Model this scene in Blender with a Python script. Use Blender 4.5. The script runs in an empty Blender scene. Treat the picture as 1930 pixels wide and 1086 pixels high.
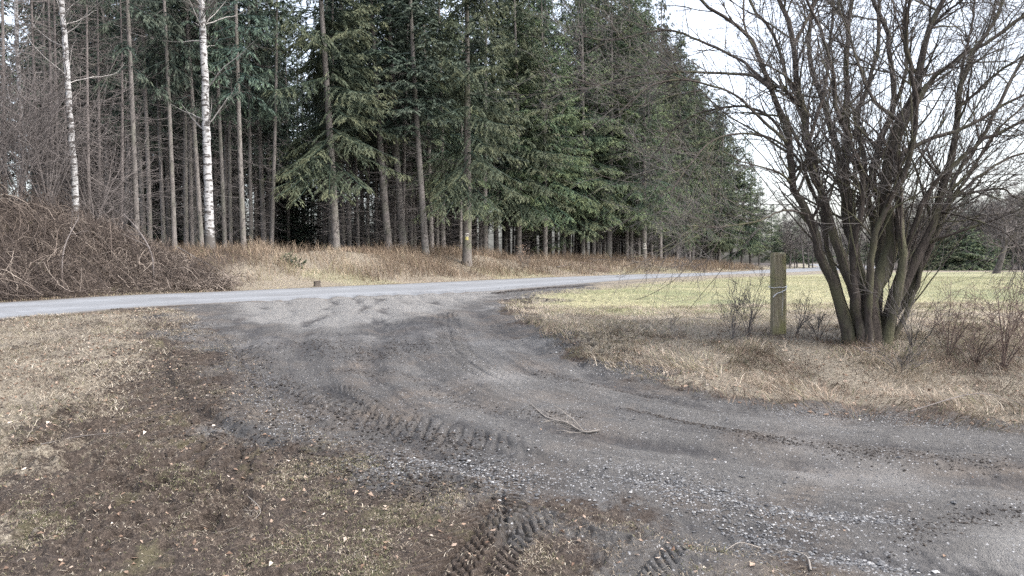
import bpy, math, numpy as np
from mathutils import Vector, Matrix, Euler

# ------------------------------------------------------------------ camera, light, exposure
sc = bpy.context.scene
COL = sc.collection
F, CX, CY, HZ, CAMZ = 1400.0, 965.0, 543.0, 495.0, 1.6
cd = bpy.data.cameras.new("camera"); cam = bpy.data.objects.new("camera", cd); COL.objects.link(cam)
cd.sensor_width = 36.0; cd.lens = 36.0 * F / 1930.0
cd.clip_start = 0.05; cd.clip_end = 4000
PITCH = math.atan((CY - HZ) / F)
cam.location = (0, 0, CAMZ); cam.rotation_euler = (math.pi / 2 - PITCH, 0, 0)
sc.camera = cam
SUN_EL, SUN_AZ = 50.0, 115.0     # azimuth clockwise from +Y: behind the camera, to the right
world = bpy.data.worlds.new("World"); sc.world = world; world.use_nodes = True
wn = world.node_tree.nodes; wl = world.node_tree.links; wn.clear()
sky = wn.new("ShaderNodeTexSky"); sky.sky_type = 'NISHITA'; sky.sun_disc = False
sky.sun_elevation = math.radians(SUN_EL); sky.sun_rotation = math.radians(SUN_AZ)
sky.air_density = 1.0; sky.dust_density = 5.0; sky.ozone_density = 1.0
hsv = wn.new("ShaderNodeHueSaturation"); hsv.inputs['Saturation'].default_value = 0.5
tcw = wn.new("ShaderNodeTexCoord"); mpw = wn.new("ShaderNodeMapping"); mpw.inputs['Scale'].default_value = (1, 1, 3.0)
nzw = wn.new("ShaderNodeTexNoise"); nzw.inputs['Scale'].default_value = 2.2; nzw.inputs['Detail'].default_value = 5
rmw = wn.new("ShaderNodeMapRange"); rmw.inputs[1].default_value = .35; rmw.inputs[2].default_value = .7
rmw.inputs[3].default_value = 1.4; rmw.inputs[4].default_value = 2.3
mulw = wn.new("ShaderNodeVectorMath"); mulw.operation = 'SCALE'
bg = wn.new("ShaderNodeBackground"); bg.inputs['Strength'].default_value = 0.15
wo = wn.new("ShaderNodeOutputWorld")
wl.new(tcw.outputs['Generated'], mpw.inputs['Vector']); wl.new(mpw.outputs[0], nzw.inputs['Vector'])
wl.new(nzw.outputs['Fac'], rmw.inputs[0]); wl.new(sky.outputs[0], hsv.inputs['Color'])
wl.new(hsv.outputs[0], mulw.inputs[0]); wl.new(rmw.outputs[0], mulw.inputs['Scale'])
wl.new(mulw.outputs[0], bg.inputs['Color']); wl.new(bg.outputs[0], wo.inputs['Surface'])
sl = bpy.data.lights.new("sun", 'SUN'); sl.energy = 0.55; sl.angle = math.radians(40); sl.color = (1.0, 0.96, 0.9)
so = bpy.data.objects.new("sun", sl); COL.objects.link(so)
so.rotation_euler = (math.radians(90 - SUN_EL), 0, math.radians(180 - SUN_AZ))
sc.view_settings.view_transform = 'Standard'; sc.view_settings.look = 'None'
sc.view_settings.exposure = 1.3; sc.view_settings.gamma = 1.0
sc.cycles.use_denoising = False; sc.cycles.max_bounces = 5; sc.cycles.diffuse_bounces = 3; sc.cycles.glossy_bounces = 2

R = np.random.RandomState(7)

# ------------------------------------------------------------------ maths helpers
def sstep(a, b, x):
    t = np.clip((x - a) / (b - a), 0, 1); return t * t * (3 - 2 * t)
def vnoise(x, y, seed=0):
    x = np.asarray(x, float); y = np.asarray(y, float)
    ix = np.floor(x).astype(np.int64); iy = np.floor(y).astype(np.int64)
    fx = x - ix; fy = y - iy; fx = fx * fx * (3 - 2 * fx); fy = fy * fy * (3 - 2 * fy)
    def h(a, b):
        v = (a * 374761393 + b * 668265263 + seed * 1274126177) & 0xffffffff
        v = ((v ^ (v >> 13)) * 1274126177) & 0xffffffff
        return ((v ^ (v >> 16)) & 0xffff) / 65535.0
    return (h(ix, iy) * (1 - fx) + h(ix + 1, iy) * fx) * (1 - fy) + (h(ix, iy + 1) * (1 - fx) + h(ix + 1, iy + 1) * fx) * fy
def fbm(x, y, seed=0, oc=4, gain=.5):
    a = 1.0; s = 0; t = 0
    for i in range(oc):
        s = s + a * vnoise(x * 2 ** i, y * 2 ** i, seed + i * 17); t += a; a *= gain
    return s / t
def zb(y):
    return 0.6 * sstep(2.5, 13.0, y) + 0.12 * sstep(16, 45, y)
def seg_min(px, py, pts):
    """distance, arc length and signed side offset to a polyline"""
    best = np.full(px.shape, 1e9); bs = np.zeros(px.shape); bt = np.zeros(px.shape); acc = 0.0
    for (ax, ay), (bx, by) in zip(pts[:-1], pts[1:]):
        dx, dy = bx - ax, by - ay; L2 = dx * dx + dy * dy + 1e-12; L = math.sqrt(L2)
        u = np.clip(((px - ax) * dx + (py - ay) * dy) / L2, 0, 1)
        qx = px - ax - u * dx; qy = py - ay - u * dy; d = np.sqrt(qx * qx + qy * qy)
        m = d < best
        best = np.where(m, d, best); bs = np.where(m, acc + u * L, bs)
        bt = np.where(m, np.sign(dx * qy - dy * qx) * d, bt); acc += L
    return best, bs, bt
def inside(px, py, poly):
    c = np.zeros(px.shape, bool); n = len(poly)
    for i in range(n):
        x1, y1 = poly[i]; x2, y2 = poly[(i + 1) % n]
        if y1 == y2: continue
        c ^= ((y1 > py) != (y2 > py)) & (px < (x2 - x1) * (py - y1) / (y2 - y1) + x1)
    return c
def sdp(px, py, poly):
    d, _, _ = seg_min(px, py, list(poly) + [poly[0]])
    return np.where(inside(px, py, poly), d, -d)
def gp(px, py):
    """where the sight line through a photo pixel meets the ground (without bank)"""
    Y = 3.0
    for _ in range(60):
        Y = .5 * Y + .5 * F * (CAMZ - float(zb(np.array(Y)))) / (py - HZ)
    return ((px - CX) / F * Y, Y)
def GP(*l): return [gp(*p) for p in l]
def smooth(pts, n=8):
    P = np.array(pts, float); P = np.vstack([2 * P[0] - P[1], P, 2 * P[-1] - P[-2]]); out = []
    for i in range(1, len(P) - 2):
        for k in range(n):
            t = k / n; a, b, c, d = P[i - 1:i + 3]
            out.append(.5 * (2 * b + (c - a) * t + (2 * a - 5 * b + 4 * c - d) * t * t + (3 * b - a - 3 * c + d) * t ** 3))
    out.append(P[-2]); return [tuple(p) for p in out]

# ------------------------------------------------------------------ layout of the place (metres)
FAR = smooth([(-26, -14), (-17, 8)] + GP((0, 570), (200, 558), (400, 550), (600, 541), (800, 533), (1000, 524), (1200, 517), (1350, 513.5), (1450, 508)) + [(66, 160), (150, 380)], 4)
NEAR = smooth([(-19, -16), (-12.5, 5)] + GP((0, 602), (150, 590), (300, 578), (600, 563), (900, 551), (1000, 543.5), (1100, 535), (1200, 527), (1300, 521.5), (1400, 516.5), (1541, 511)) + [(74, 150), (162, 370)], 4)
ROAD = NEAR + FAR[::-1]
BEYOND = FAR + [(400, 900), (-900, 900), (-900, -60)]
TRACK = GP((300, 579), (330, 600), (385, 630), (425, 680), (470, 740), (540, 800), (650, 855), (780, 902), (900, 935), (1010, 975), (1130, 1010), (1260, 1060), (1380, 1100)) + [(1.7, 3.0), (1.5, 1.0), (16, 0.5), (15, 4.5)] + GP((1930, 815), (1800, 806), (1600, 790), (1400, 760), (1240, 722), (1100, 678), (1040, 640), (990, 603), (942, 576), (960, 563), (1100, 543), (1100, 528), (900, 545), (600, 558))
FIELD = GP((1010, 553), (1300, 527), (1500, 517.5), (1700, 513)) + [(70, 75), (75, 20), (22, 16)] + GP((1930, 592), (1700, 592), (1450, 592), (1200, 600), (1060, 594), (970, 578))
CENT = smooth(GP((700, 552), (760, 590), (800, 650), (900, 730), (1100, 800), (1400, 860), (1930, 905)) + [(9, 4.2), (16, 3)], 5)
def bank_h(y): return np.interp(y, [10, 18, 30, 40, 52, 66, 82, 110, 150], [1.6, 1.6, 1.55, 1.45, 1.25, 1.05, .75, .45, .2])
def mound(x, y, d):
    g = np.exp(-((x + 19.5) / 6.0) ** 2 - ((y - 24.5) / 3.0) ** 2) * 1.75
    g2 = np.exp(-((x + 13.0) / 2.6) ** 2 - ((y - 24.3) / 2.0) ** 2) * 0.35
    return np.where(d > 0, (g + g2) * sstep(0.3, 3.2, d), 0)
TREADS = [  # polyline, half width, lug spacing, depth, chevron
    (GP((790, 1140), (850, 1060), (890, 1015), (935, 950)), .17, .078, .034, .6),
    (GP((890, 1140), (920, 1070), (955, 1015), (1025, 965)), .17, .078, .034, .6),
    (GP((1180, 1120), (1215, 1070), (1270, 1015)), .15, .075, .02, .6),
    (GP((962, 1060), (950, 990), (946, 940), (945, 900)), .15, .078, .03, .3),
    (smooth(GP((395, 610), (432, 655), (470, 705), (590, 762), (740, 812), (900, 852), (1040, 882)), 4), .42, .13, .03, .35),
    (smooth(GP((520, 720), (640, 735), (720, 790), (760, 850)), 4), .16, .07, .025, .5),
    (smooth(GP((838, 585), (850, 640), (905, 700), (985, 735)), 4), .22, .09, .03, .5),
    (smooth(GP((330, 625), (300, 690), (350, 760), (470, 830), (640, 880)), 4), .75, .2, .07, -.35),
]
def treads(x, y):
    h = np.zeros(x.shape); inm = np.zeros(x.shape)
    for pts, w, sp, dep, ch in TREADS:
        P = np.array(pts); lo = P.min(0) - w - .1; hi = P.max(0) + w + .1
        m = (x > lo[0]) & (x < hi[0]) & (y > lo[1]) & (y < hi[1])
        if not m.any(): continue
        xs, ys = x[m], y[m]
        d, s, t = seg_min(xs, ys, pts)
        L = sum(math.hypot(b[0] - a[0], b[1] - a[1]) for a, b in zip(pts[:-1], pts[1:]))
        u = t / w; nz = (fbm(xs * 5, ys * 5, 41, 2) - .5) * (1.8 if sp > .1 else .5)
        ph = (s + np.abs(u) * w * ch * 2 + nz * sp * .5) / sp + np.where(u > 0, .5, 0)
        fr = ph - np.floor(ph)
        lug = sstep(.04, .16, fr) * (1 - sstep(.74, .88, fr)) * sstep(.04, .14, np.abs(u))
        e = (1 - sstep(.86, 1.0, np.abs(u))) * sstep(0, min(.9, L * .3), s) * (1 - sstep(L - min(1.2, L * .3), L, s))
        wear = sstep(.25, .55, fbm(xs * 2.2, ys * 2.2, 77, 3))
        rim = np.exp(-((np.abs(u) - 1.06) / .12) ** 2) * dep * .35
        h[m] += e * (-dep * .8 + lug * dep * (.6 + .6 * wear)) + rim * sstep(0, .3, s) * .5
        inm[m] = np.maximum(inm[m], e)
    return h, inm
def H(x, y, fine=True, full=False):
    x = np.asarray(x, float); y = np.asarray(y, float)
    d = sdp(x, y, BEYOND)
    z = zb(y) + np.where(d > 0, bank_h(y) * sstep(.7, 6.5, d) - .06 * np.exp(-((d - .8) / .4) ** 2), 0) + mound(x, y, d)
    z = z + np.where(d > 1.0, (fbm(x * .35, y * .35, 5, 3) - .5) * .35 * sstep(1, 4, d), 0)
    sr = sdp(x, y, ROAD); offr = 1 - sstep(-.5, .05, sr)
    st = sdp(x, y, TRACK)
    r2 = ((x - 5.6) / 2.8) ** 2 + ((y - 9.6) / 1.6) ** 2
    z = z + .0 * np.exp(-r2) * sstep(-.1, .5, -st)
    near = 1 - sstep(20, 40, y)
    z = z + offr * near * np.where(d > 0, 0, (fbm(x * .8, y * .8, 3, 3) - .5) * .07)
    z = z + .035 * sstep(-.9, 0, sr) * sstep(-.01, .1, sr + .1) * 0
    if not fine: return z
    # ruts along the track, treads, clods
    _, s, t = seg_min(x, y, CENT)
    rut = 0
    for k, (off, w, dep) in enumerate([(-1.5, .16, .05), (-.75, .12, .03), (-.15, .2, .045), (.55, .12, .03), (1.25, .2, .05), (2.0, .15, .03), (-2.3, .16, .04), (-3.0, .2, .045), (-3.8, .15, .03), (2.8, .14, .03)]):
        o = off + (fbm(s * .35, s * 0 + k, 60 + k, 2) - .5) * .7
        rut = rut - 1.7 * dep * np.exp(-((t - o) / w) ** 2) * (.3 + .9 * fbm(s * .8, s * 0 + 3 * k, 80 + k, 2)) + .4 * dep * np.exp(-((t - o - 1.9 * w) / w) ** 2)
    inside_t = sstep(-.1, .5, st)
    lugs = (sstep(.15, .4, (s * 7.5 + t * 3) % 1.0) - sstep(.6, .85, (s * 7.5 + t * 3) % 1.0)) * np.clip(-rut / .04, 0, 1) * sstep(.42, .62, fbm(s * .7, t * 1.2, 66, 3))
    rut = rut + .012 * lugs
    z = z + near * inside_t * (.75 * rut + (fbm(s * 1.6, t * 14, 11, 4) - .5) * .03 + (fbm(x * 10, y * 10, 12, 4) - .5) * .03 * sstep(.3, .7, fbm(x * 1.2, y * 1.2, 98, 2)))
    brown = near * offr * (1 - inside_t) * np.where(d > 0, 0, 1) * (1 - sstep(.5, 3.0, x - .15 * y + 1.0))
    rid = 1 - np.abs(2 * fbm(x * 5, y * 5, 21, 4) - 1)
    amt = sstep(.35, .65, fbm(x * .9, y * .9, 31, 2))
    th, inm = treads(x, y)
    z = z + (1 - .85 * inm) * brown * ((rid - .7) * .17 * (.35 + amt) + (fbm(x * 22, y * 22, 22, 3) - .5) * .04)
    right = near * offr * sstep(0, .3, -st) * np.where(d > 0, 0, 1) * sstep(1, 3, x)
    z = z + right * (fbm(x * 3, y * 3, 51, 3) - .5) * .09
    z = z + th
    if full: return z, d, sr, st, s, t, np.clip(-rut / .06, 0, 1) * near * inside_t
    return z
def H1(x, y): return float(H(np.array([x]), np.array([y]))[0])
def col(px, d0):
    """point seen in photo column px that lies d0 metres beyond the road's far edge"""
    Y = np.arange(14, 130, .1); X = (px - CX) / F * Y
    d = sdp(X, Y, BEYOND); i = np.argmax(d >= d0) if (d >= d0).any() else -1
    return float(X[i]), float(Y[i])

# ------------------------------------------------------------------ mesh helpers
def mesh_obj(name, V, faces, mat, parent=None, attrs=None, smooth_=False, loc=(0, 0, 0)):
    """faces: list of int arrays (k, n) with n verts each"""
    me = bpy.data.meshes.new(name)
    V = np.asarray(V, np.float32); me.vertices.add(len(V)); me.vertices.foreach_set("co", V.ravel())
    faces = [np.asarray(f, np.int32) for f in faces if len(f)]
    nl = sum(f.size for f in faces); npol = sum(len(f) for f in faces)
    me.loops.add(nl); me.polygons.add(npol)
    me.loops.foreach_set("vertex_index", np.concatenate([f.ravel() for f in faces]))
    tot = np.concatenate([np.full(len(f), f.shape[1], np.int32) for f in faces])
    st = np.concatenate([[0], np.cumsum(tot)[:-1]]).astype(np.int32)
    me.polygons.foreach_set("loop_start", st)
    try: me.polygons.foreach_set("loop_total", tot)
    except Exception: pass
    me.polygons.foreach_set("use_smooth", np.full(npol, bool(smooth_)))
    for k, a in (attrs or {}).items():
        at = me.attributes.new(k, 'FLOAT', 'POINT'); at.data.foreach_set("value", np.asarray(a, np.float32))
    me.update(calc_edges=True); me.validate(verbose=False)
    if mat: me.materials.append(mat)
    o = bpy.data.objects.new(name, me); COL.objects.link(o); o.location = loc
    if parent is not None: o.parent = parent
    return o
def empty(name, loc=(0, 0, 0), rz=0):
    o = bpy.data.objects.new(name, None); COL.objects.link(o); o.location = loc; o.rotation_euler = (0, 0, rz)
    o.empty_display_size = .3; return o
def tag(o, label=None, cat=None, group=None, kind=None):
    if label: o['label'] = label
    if cat: o['category'] = cat
    if group: o['group'] = group
    if kind: o['kind'] = kind
    return o
def dup(root, loc, rot, scale=1.0, label=None, group=None, cat=None, parts=None):
    r = root.copy(); COL.objects.link(r); r.location = loc; r.rotation_euler = rot
    r.scale = (scale,) * 3 if np.isscalar(scale) else scale
    tag(r, label, cat, group)
    for ch in list(root.children):
        if parts is not None and ch.name.split('.')[0] not in parts: continue
        c = ch.copy(); COL.objects.link(c); c.parent = r
    return r
class MB:
    def __init__(s): s.V = []; s.Q = []; s.T = []; s.A = {}; s.n = 0
    def add(s, V, Q=None, T=None, **A):
        V = np.asarray(V).reshape(-1, 3)
        if Q is not None and len(Q): s.Q.append(np.asarray(Q) + s.n)
        if T is not None and len(T): s.T.append(np.asarray(T) + s.n)
        for k, a in A.items(): s.A.setdefault(k, []).append(np.broadcast_to(np.asarray(a, float), (len(V),)))
        s.V.append(V); s.n += len(V)
    def build(s, name, mat, parent=None, smooth_=False, loc=(0, 0, 0)):
        return mesh_obj(name, np.vstack(s.V), [np.vstack(q) for q in (s.Q, s.T) if q], mat, parent, {k: np.concatenate(v) for k, v in s.A.items()}, smooth_, loc)
def norm(v): return v / (np.linalg.norm(v, axis=-1, keepdims=True) + 1e-9)
def tubes(P, Rr, k=5, cap=True):
    """P (m,n,3), Rr (m,n) -> verts, quads"""
    m, n, _ = P.shape
    T = np.empty_like(P); T[:, 1:-1] = P[:, 2:] - P[:, :-2]; T[:, 0] = P[:, 1] - P[:, 0]; T[:, -1] = P[:, -1] - P[:, -2]
    T = norm(T)
    mean = norm(P[:, -1] - P[:, 0]); ref = np.where(np.abs(mean[:, 2:3]) > .8, [[1., 0, 0]], [[0, 0, 1.]])
    U = norm(np.cross(T, ref[:, None, :])); W = np.cross(T, U)
    a = np.arange(k) / k * 2 * math.pi
    V = P[:, :, None, :] + Rr[:, :, None, None] * (np.cos(a)[None, None, :, None] * U[:, :, None, :] + np.sin(a)[None, None, :, None] * W[:, :, None, :])
    i = np.arange(m)[:, None, None] * n * k + np.arange(n - 1)[None, :, None] * k
    j = np.arange(k)[None, None, :]; j2 = (j + 1) % k
    Q = np.stack([i + j, i + j2, i + k + j2, i + k + j], -1).reshape(-1, 4)
    return V.reshape(-1, 3), Q
def sample(P, Rr, idx, t):
    n = P.shape[1]; f = t * (n - 1); i = np.clip(f.astype(int), 0, n - 2); u = (f - i)[:, None]
    a = P[idx, i]; b = P[idx, i + 1]
    return a * (1 - u) + b * u, norm(b - a), Rr[idx, i] * (1 - u[:, 0]) + Rr[idx, i + 1] * u[:, 0]
def perp(D, rs):
    v = rs.normal(size=D.shape); v -= (v * D).sum(-1, keepdims=True) * D; return norm(v)
def grow(P, Rr, per, tr, ang, Ln, n, rs, up=0., wob=.15, rf=.6, tip=.35, bias=None):
    """children spawned along parent curves. per = number for each parent; Ln = (min,max) metres"""
    m = P.shape[0]; idx = np.repeat(np.arange(m), per); c = len(idx)
    t = rs.uniform(tr[0], tr[1], c); B, D, r = sample(P, Rr, idx, t)
    A = np.radians(rs.uniform(ang[0], ang[1], c))[:, None]; q = perp(D, rs)
    if bias is not None: q = norm(q + np.array(bias))
    D2 = norm(D * np.cos(A) + q * np.sin(A))
    L = rs.uniform(Ln[0], Ln[1], c) * (1.15 - .6 * t)
    out = np.empty((c, n, 3)); out[:, 0] = B; d = D2
    for i in range(1, n):
        d = norm(d + rs.normal(size=(c, 3)) * wob + np.array([0, 0, up])[None])
        out[:, i] = out[:, i - 1] + d * (L / (n - 1))[:, None]
    R2 = (r * rf)[:, None] * np.linspace(1, tip, n)[None]
    return out, R2

# ------------------------------------------------------------------ materials
class NT:
    def __init__(s, name):
        s.m = bpy.data.materials.new(name); s.m.use_nodes = True; s.t = s.m.node_tree; s.n = s.t.nodes; s.l = s.t.links
        s.n.clear(); s.out = s.n.new("ShaderNodeOutputMaterial"); s.b = s.n.new("ShaderNodeBsdfPrincipled")
        s.l.new(s.b.outputs[0], s.out.inputs[0]); s.b.inputs['Roughness'].default_value = .9
        s.b.inputs['Specular IOR Level'].default_value = .2
    def put(s, sock, v):
        if hasattr(v, 'is_linked') or hasattr(v, 'links'): s.l.new(v, sock)
        else: sock.default_value = v if not isinstance(v, tuple) or len(v) != 3 or sock.type != 'RGBA' else (*v, 1)
    def coord(s, kind='Object', scale=None):
        c = s.n.new("ShaderNodeTexCoord").outputs[kind]
        if scale is None: return c
        m = s.n.new("ShaderNodeMapping"); m.inputs['Scale'].default_value = scale; s.l.new(c, m.inputs[0]); return m.outputs[0]
    def noise(s, vec, scale, detail=4, rough=.55, dist=0):
        n = s.n.new("ShaderNodeTexNoise"); s.l.new(vec, n.inputs['Vector']); n.inputs['Scale'].default_value = scale
        n.inputs['Detail'].default_value = detail; n.inputs['Roughness'].default_value = rough; n.inputs['Distortion'].default_value = dist
        return n.outputs['Fac']
    def vor(s, vec, scale, out='Distance', rand=1):
        n = s.n.new("ShaderNodeTexVoronoi"); s.l.new(vec, n.inputs['Vector']); n.inputs['Scale'].default_value = scale
        return n.outputs[out]
    def attr(s, name, out='Fac'):
        n = s.n.new("ShaderNodeAttribute"); n.attribute_name = name; return n.outputs[out]
    def math(s, op, a, b=0., c=None, clamp=False):
        n = s.n.new("ShaderNodeMath"); n.operation = op; n.use_clamp = clamp; s.put(n.inputs[0], a); s.put(n.inputs[1], b)
        if c is not None: s.put(n.inputs[2], c)
        return n.outputs[0]
    def rng(s, v, a, b, c=0., d=1.):
        n = s.n.new("ShaderNodeMapRange"); s.put(n.inputs[0], v)
        for i, x in enumerate((a, b, c, d)): n.inputs[i + 1].default_value = x
        return n.outputs[0]
    def mix(s, f, a, b, mode='MIX'):
        n = s.n.new("ShaderNodeMix"); n.data_type = 'RGBA'; n.blend_type = mode; s.put(n.inputs[0], f); s.put(n.inputs[6], a); s.put(n.inputs[7], b)
        return n.outputs[2]
    def ramp(s, f, stops):
        n = s.n.new("ShaderNodeValToRGB"); e = n.color_ramp.elements
        while len(e) < len(stops): e.new(.5)
        for i, (p, c) in enumerate(stops): e[i].position = p; e[i].color = (*c, 1)
        s.put(n.inputs[0], f); return n.outputs[0]
    def bump(s, h, dist=.02, st=1.):
        n = s.n.new("ShaderNodeBump"); n.inputs['Distance'].default_value = dist; n.inputs['Strength'].default_value = st
        s.put(n.inputs['Height'], h); s.l.new(n.outputs[0], s.b.inputs['Normal'])
    def color(s, c): s.put(s.b.inputs['Base Color'], c)

def mat_ground():
    g = NT("ground_surface"); P = g.coord('Object')
    n1 = g.noise(P, .8, 5); n2 = g.noise(P, 6, 5); n3 = g.noise(P, 30, 4, .6); n4 = g.noise(P, 110, 3, .65)
    fl = g.n.new("ShaderNodeCombineXYZ"); g.l.new(g.math('MULTIPLY', g.attr('fs'), 1.0), fl.inputs[0]); g.l.new(g.math('MULTIPLY', g.attr('ft'), 7.0), fl.inputs[1])
    s1 = g.noise(fl.outputs[0], .55, 7, .68); s2 = g.noise(fl.outputs[0], 2.2, 5, .7)
    def sel(m, amp=.9, hard=3.):
        a = g.math('ADD', g.attr(m), g.math('MULTIPLY', g.math('SUBTRACT', g.math('ADD', g.math('MULTIPLY', n2, .5), g.math('MULTIPLY', n3, .5)), .5), amp * 2))
        return g.math('MULTIPLY_ADD', g.math('SUBTRACT', a, .5), hard, .5, clamp=True)
    fine = g.math('ADD', g.math('MULTIPLY', n3, .5), g.math('MULTIPLY', n4, .5))
    brown = g.ramp(fine, [(.27, (.009, .007, .006)), (.42, (.024, .018, .0145)), (.55, (.052, .041, .034)), (.7, (.135, .11, .088))])
    grey = g.ramp(g.math('ADD', g.math('MULTIPLY', fine, .42), g.math('MULTIPLY', s1, .58)), [(.28, (.021, .0205, .021)), (.42, (.049, .0475, .047)), (.55, (.083, .08, .0775)), (.72, (.145, .14, .134))])
    tan = g.math('MULTIPLY', g.rng(g.noise(P, .9, 4, .6, .5), .48, .66, 0, .75), g.rng(s1, .35, .6, .3, 1.))
    grey = g.mix(tan, grey, (.11, .088, .07))
    dk = g.math('ADD', g.math('MULTIPLY', g.rng(s2, .45, .6, 0, 1), g.rng(s1, .42, .6, 0, .9)), g.math('MULTIPLY', g.rng(g.noise(P, 1.7, 6, .7), .52, .68), .55), clamp=True)
    grey = g.mix(g.math('MULTIPLY', dk, .7), grey, (.028, .028, .03))
    grey = g.mix(g.math('MULTIPLY', g.rng(g.noise(P, .6, 5, .6), .55, .7), .45), grey, (.2, .197, .195))
    straw = g.ramp(fine, [(.25, (.03, .025, .02)), (.42, (.09, .076, .06)), (.58, (.2, .178, .142)), (.75, (.38, .35, .295))])
    grey = g.mix(g.math('MULTIPLY', g.attr('m_pale'), .75), grey, g.ramp(g.math('ADD', g.math('MULTIPLY', fine, .75), g.math('MULTIPLY', s2, .25)), [(.3, (.07, .069, .068)), (.46, (.15, .148, .145)), (.58, (.2, .197, .19)), (.72, (.3, .295, .28))]))
    green = g.mix(g.rng(g.noise(P, .16, 7, .7), .4, .6), g.ramp(fine, [(.3, (.08, .09, .045)), (.55, (.155, .165, .09)), (.75, (.26, .26, .16))]), g.ramp(fine, [(.3, (.15, .14, .08)), (.6, (.26, .245, .15)), (.8, (.34, .31, .2))]))
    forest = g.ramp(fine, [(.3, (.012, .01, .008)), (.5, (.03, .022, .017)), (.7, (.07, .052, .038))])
    mossm = g.math('MULTIPLY', g.rng(g.noise(P, 2.2, 5, .65), .56, .66), .5)
    brown = g.mix(mossm, brown, (.085, .08, .045))
    c = g.mix(sel('m_straw'), brown, straw)
    c = g.mix(sel('m_green', .5, 2.), c, green)
    c = g.mix(g.math('MULTIPLY', g.math('MULTIPLY', g.rng(g.noise(P, 1.1, 6, .75), .56, .68), .7), g.attr('m_green')), c, (.09, .078, .055))
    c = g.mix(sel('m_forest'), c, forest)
    c = g.mix(sel('m_grey', .7, 3.), c, grey)
    v = g.vor(P, 60, 'Color'); vs = g.n.new("ShaderNodeSeparateColor"); g.l.new(v, vs.inputs[0])
    peb = g.math('MULTIPLY', g.math('GREATER_THAN', vs.outputs[0], g.math('SUBTRACT', 1.0, g.math('MULTIPLY', g.attr('m_gravel'), .35))), g.math('LESS_THAN', g.vor(P, 60), .42))
    peb = g.math('MULTIPLY', peb, sel('m_grey', .5, 3))
    c = g.mix(peb, c, g.mix(vs.outputs[1], (.12, .12, .125), (.3, .305, .315)))
    c = g.mix(g.math('MULTIPLY', sel('m_dark', 1.1, 1.8), .6), c, (.03, .03, .033))
    g.color(c)
    hh = g.math('ADD', g.math('MULTIPLY', g.math('ADD', n3, g.math('MULTIPLY', s2, g.attr('m_grey'))), .5), g.math('ADD', g.math('MULTIPLY', n4, .3), g.math('MULTIPLY', peb, .35)))
    g.bump(hh, .05, 1.)
    g.put(g.b.inputs['Roughness'], g.rng(n2, .3, .7, .7, .95))
    return g.m
def mat_road():
    g = NT("asphalt"); P = g.coord('Object')
    n = g.noise(P, 1.2, 5); f = g.noise(P, 90, 2); e = g.attr('edge')
    c = g.ramp(g.math('ADD', g.math('MULTIPLY', n, .5), g.math('MULTIPLY', f, .5)), [(.3, (.112, .119, .128)), (.6, (.146, .155, .167)), (.8, (.178, .188, .202))])
    # paler worn wheel lines, dusty edges
    c = g.mix(g.math('MULTIPLY', g.attr('wheel'), .6), c, (.185, .196, .212))
    cr = g.vor(g.coord('Object', (1, 1, 1)), .8)
    c = g.mix(g.math('MULTIPLY', g.rng(g.noise(P, .7, 6, .75), .47, .62), .6), c, (.105, .107, .112))
    c = g.mix(g.math('MULTIPLY_ADD', e, 1.5, g.math('MULTIPLY', g.math('SUBTRACT', g.noise(P, 3, 6, .7), .62), 2.2), clamp=True), c, (.085, .075, .066))
    g.color(c); g.bump(f, .006, .5); g.b.inputs['Roughness'].default_value = .8; g.b.inputs['Specular IOR Level'].default_value = .35
    return g.m
def mat_bark(name, lo, hi, moss=None, sc_=(14, 14, 3.5), rough=.95, bd=.02, rings=False, mossamt=.5):
    g = NT(name); P = g.coord('Object', sc_)
    oi = g.n.new("ShaderNodeObjectInfo"); off = g.n.new("ShaderNodeVectorMath"); off.operation = 'ADD'
    rr = g.n.new("ShaderNodeCombineXYZ"); g.l.new(g.math('MULTIPLY', oi.outputs['Random'], 57), rr.inputs[0]); g.l.new(g.math('MULTIPLY', oi.outputs['Random'], 31), rr.inputs[2])
    g.l.new(P, off.inputs[0]); g.l.new(rr.outputs[0], off.inputs[1]); P = off.outputs[0]
    n = g.noise(P, 1, 6, .65); n2 = g.noise(P, 3.1, 4, .6); f = g.math('ADD', g.math('MULTIPLY', n, .55), g.math('MULTIPLY', n2, .45))
    c = g.ramp(f, [(.3, lo), (.52, tuple((a + b) / 2 for a, b in zip(lo, hi))), (.72, hi)])
    if rings:
        v = g.vor(g.coord('Object', (3, 3, 2.2)), 1.0)
        c = g.mix(g.math('MULTIPLY', g.math('LESS_THAN', v, .16), .7), c, tuple(x * .25 for x in lo))
    if moss:
        c = g.mix(g.math('MULTIPLY', g.rng(g.noise(P, .22, 4), .48, .62), mossamt), c, moss)
    c = g.mix(g.math('MULTIPLY', oi.outputs['Random'], .3), c, tuple(a * .75 for a in lo))
    g.color(c); g.bump(f, bd, 1.); g.b.inputs['Roughness'].default_value = rough
    return g.m
def mat_birch():
    g = NT("birch_bark"); P = g.coord('Object', (3.2, 3.2, 9)); n = g.noise(P, 1.1, 5, .6, .3)
    c = g.ramp(g.noise(g.coord('Object', (5, 5, 3)), 2, 5), [(.3, (.2, .2, .2)), (.6, (.34, .34, .345)), (.8, (.44, .44, .44))])
    mk = g.rng(n, .52, .57); c = g.mix(mk, c, (.055, .05, .048))
    fine = g.rng(g.noise(g.coord('Object', (8, 8, 60)), 1.5, 3), .62, .68, 0, .6); c = g.mix(fine, c, (.13, .12, .11))
    base = g.math('ADD', g.attr('low'), g.math('MULTIPLY', g.math('SUBTRACT', g.noise(P, 1.5, 5), .5), 1.6)); c = g.mix(g.rng(base, .5, .7), c, (.075, .07, .065))
    g.color(c); g.bump(n, .02, .8); g.b.inputs['Roughness'].default_value = .8
    return g.m
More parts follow.
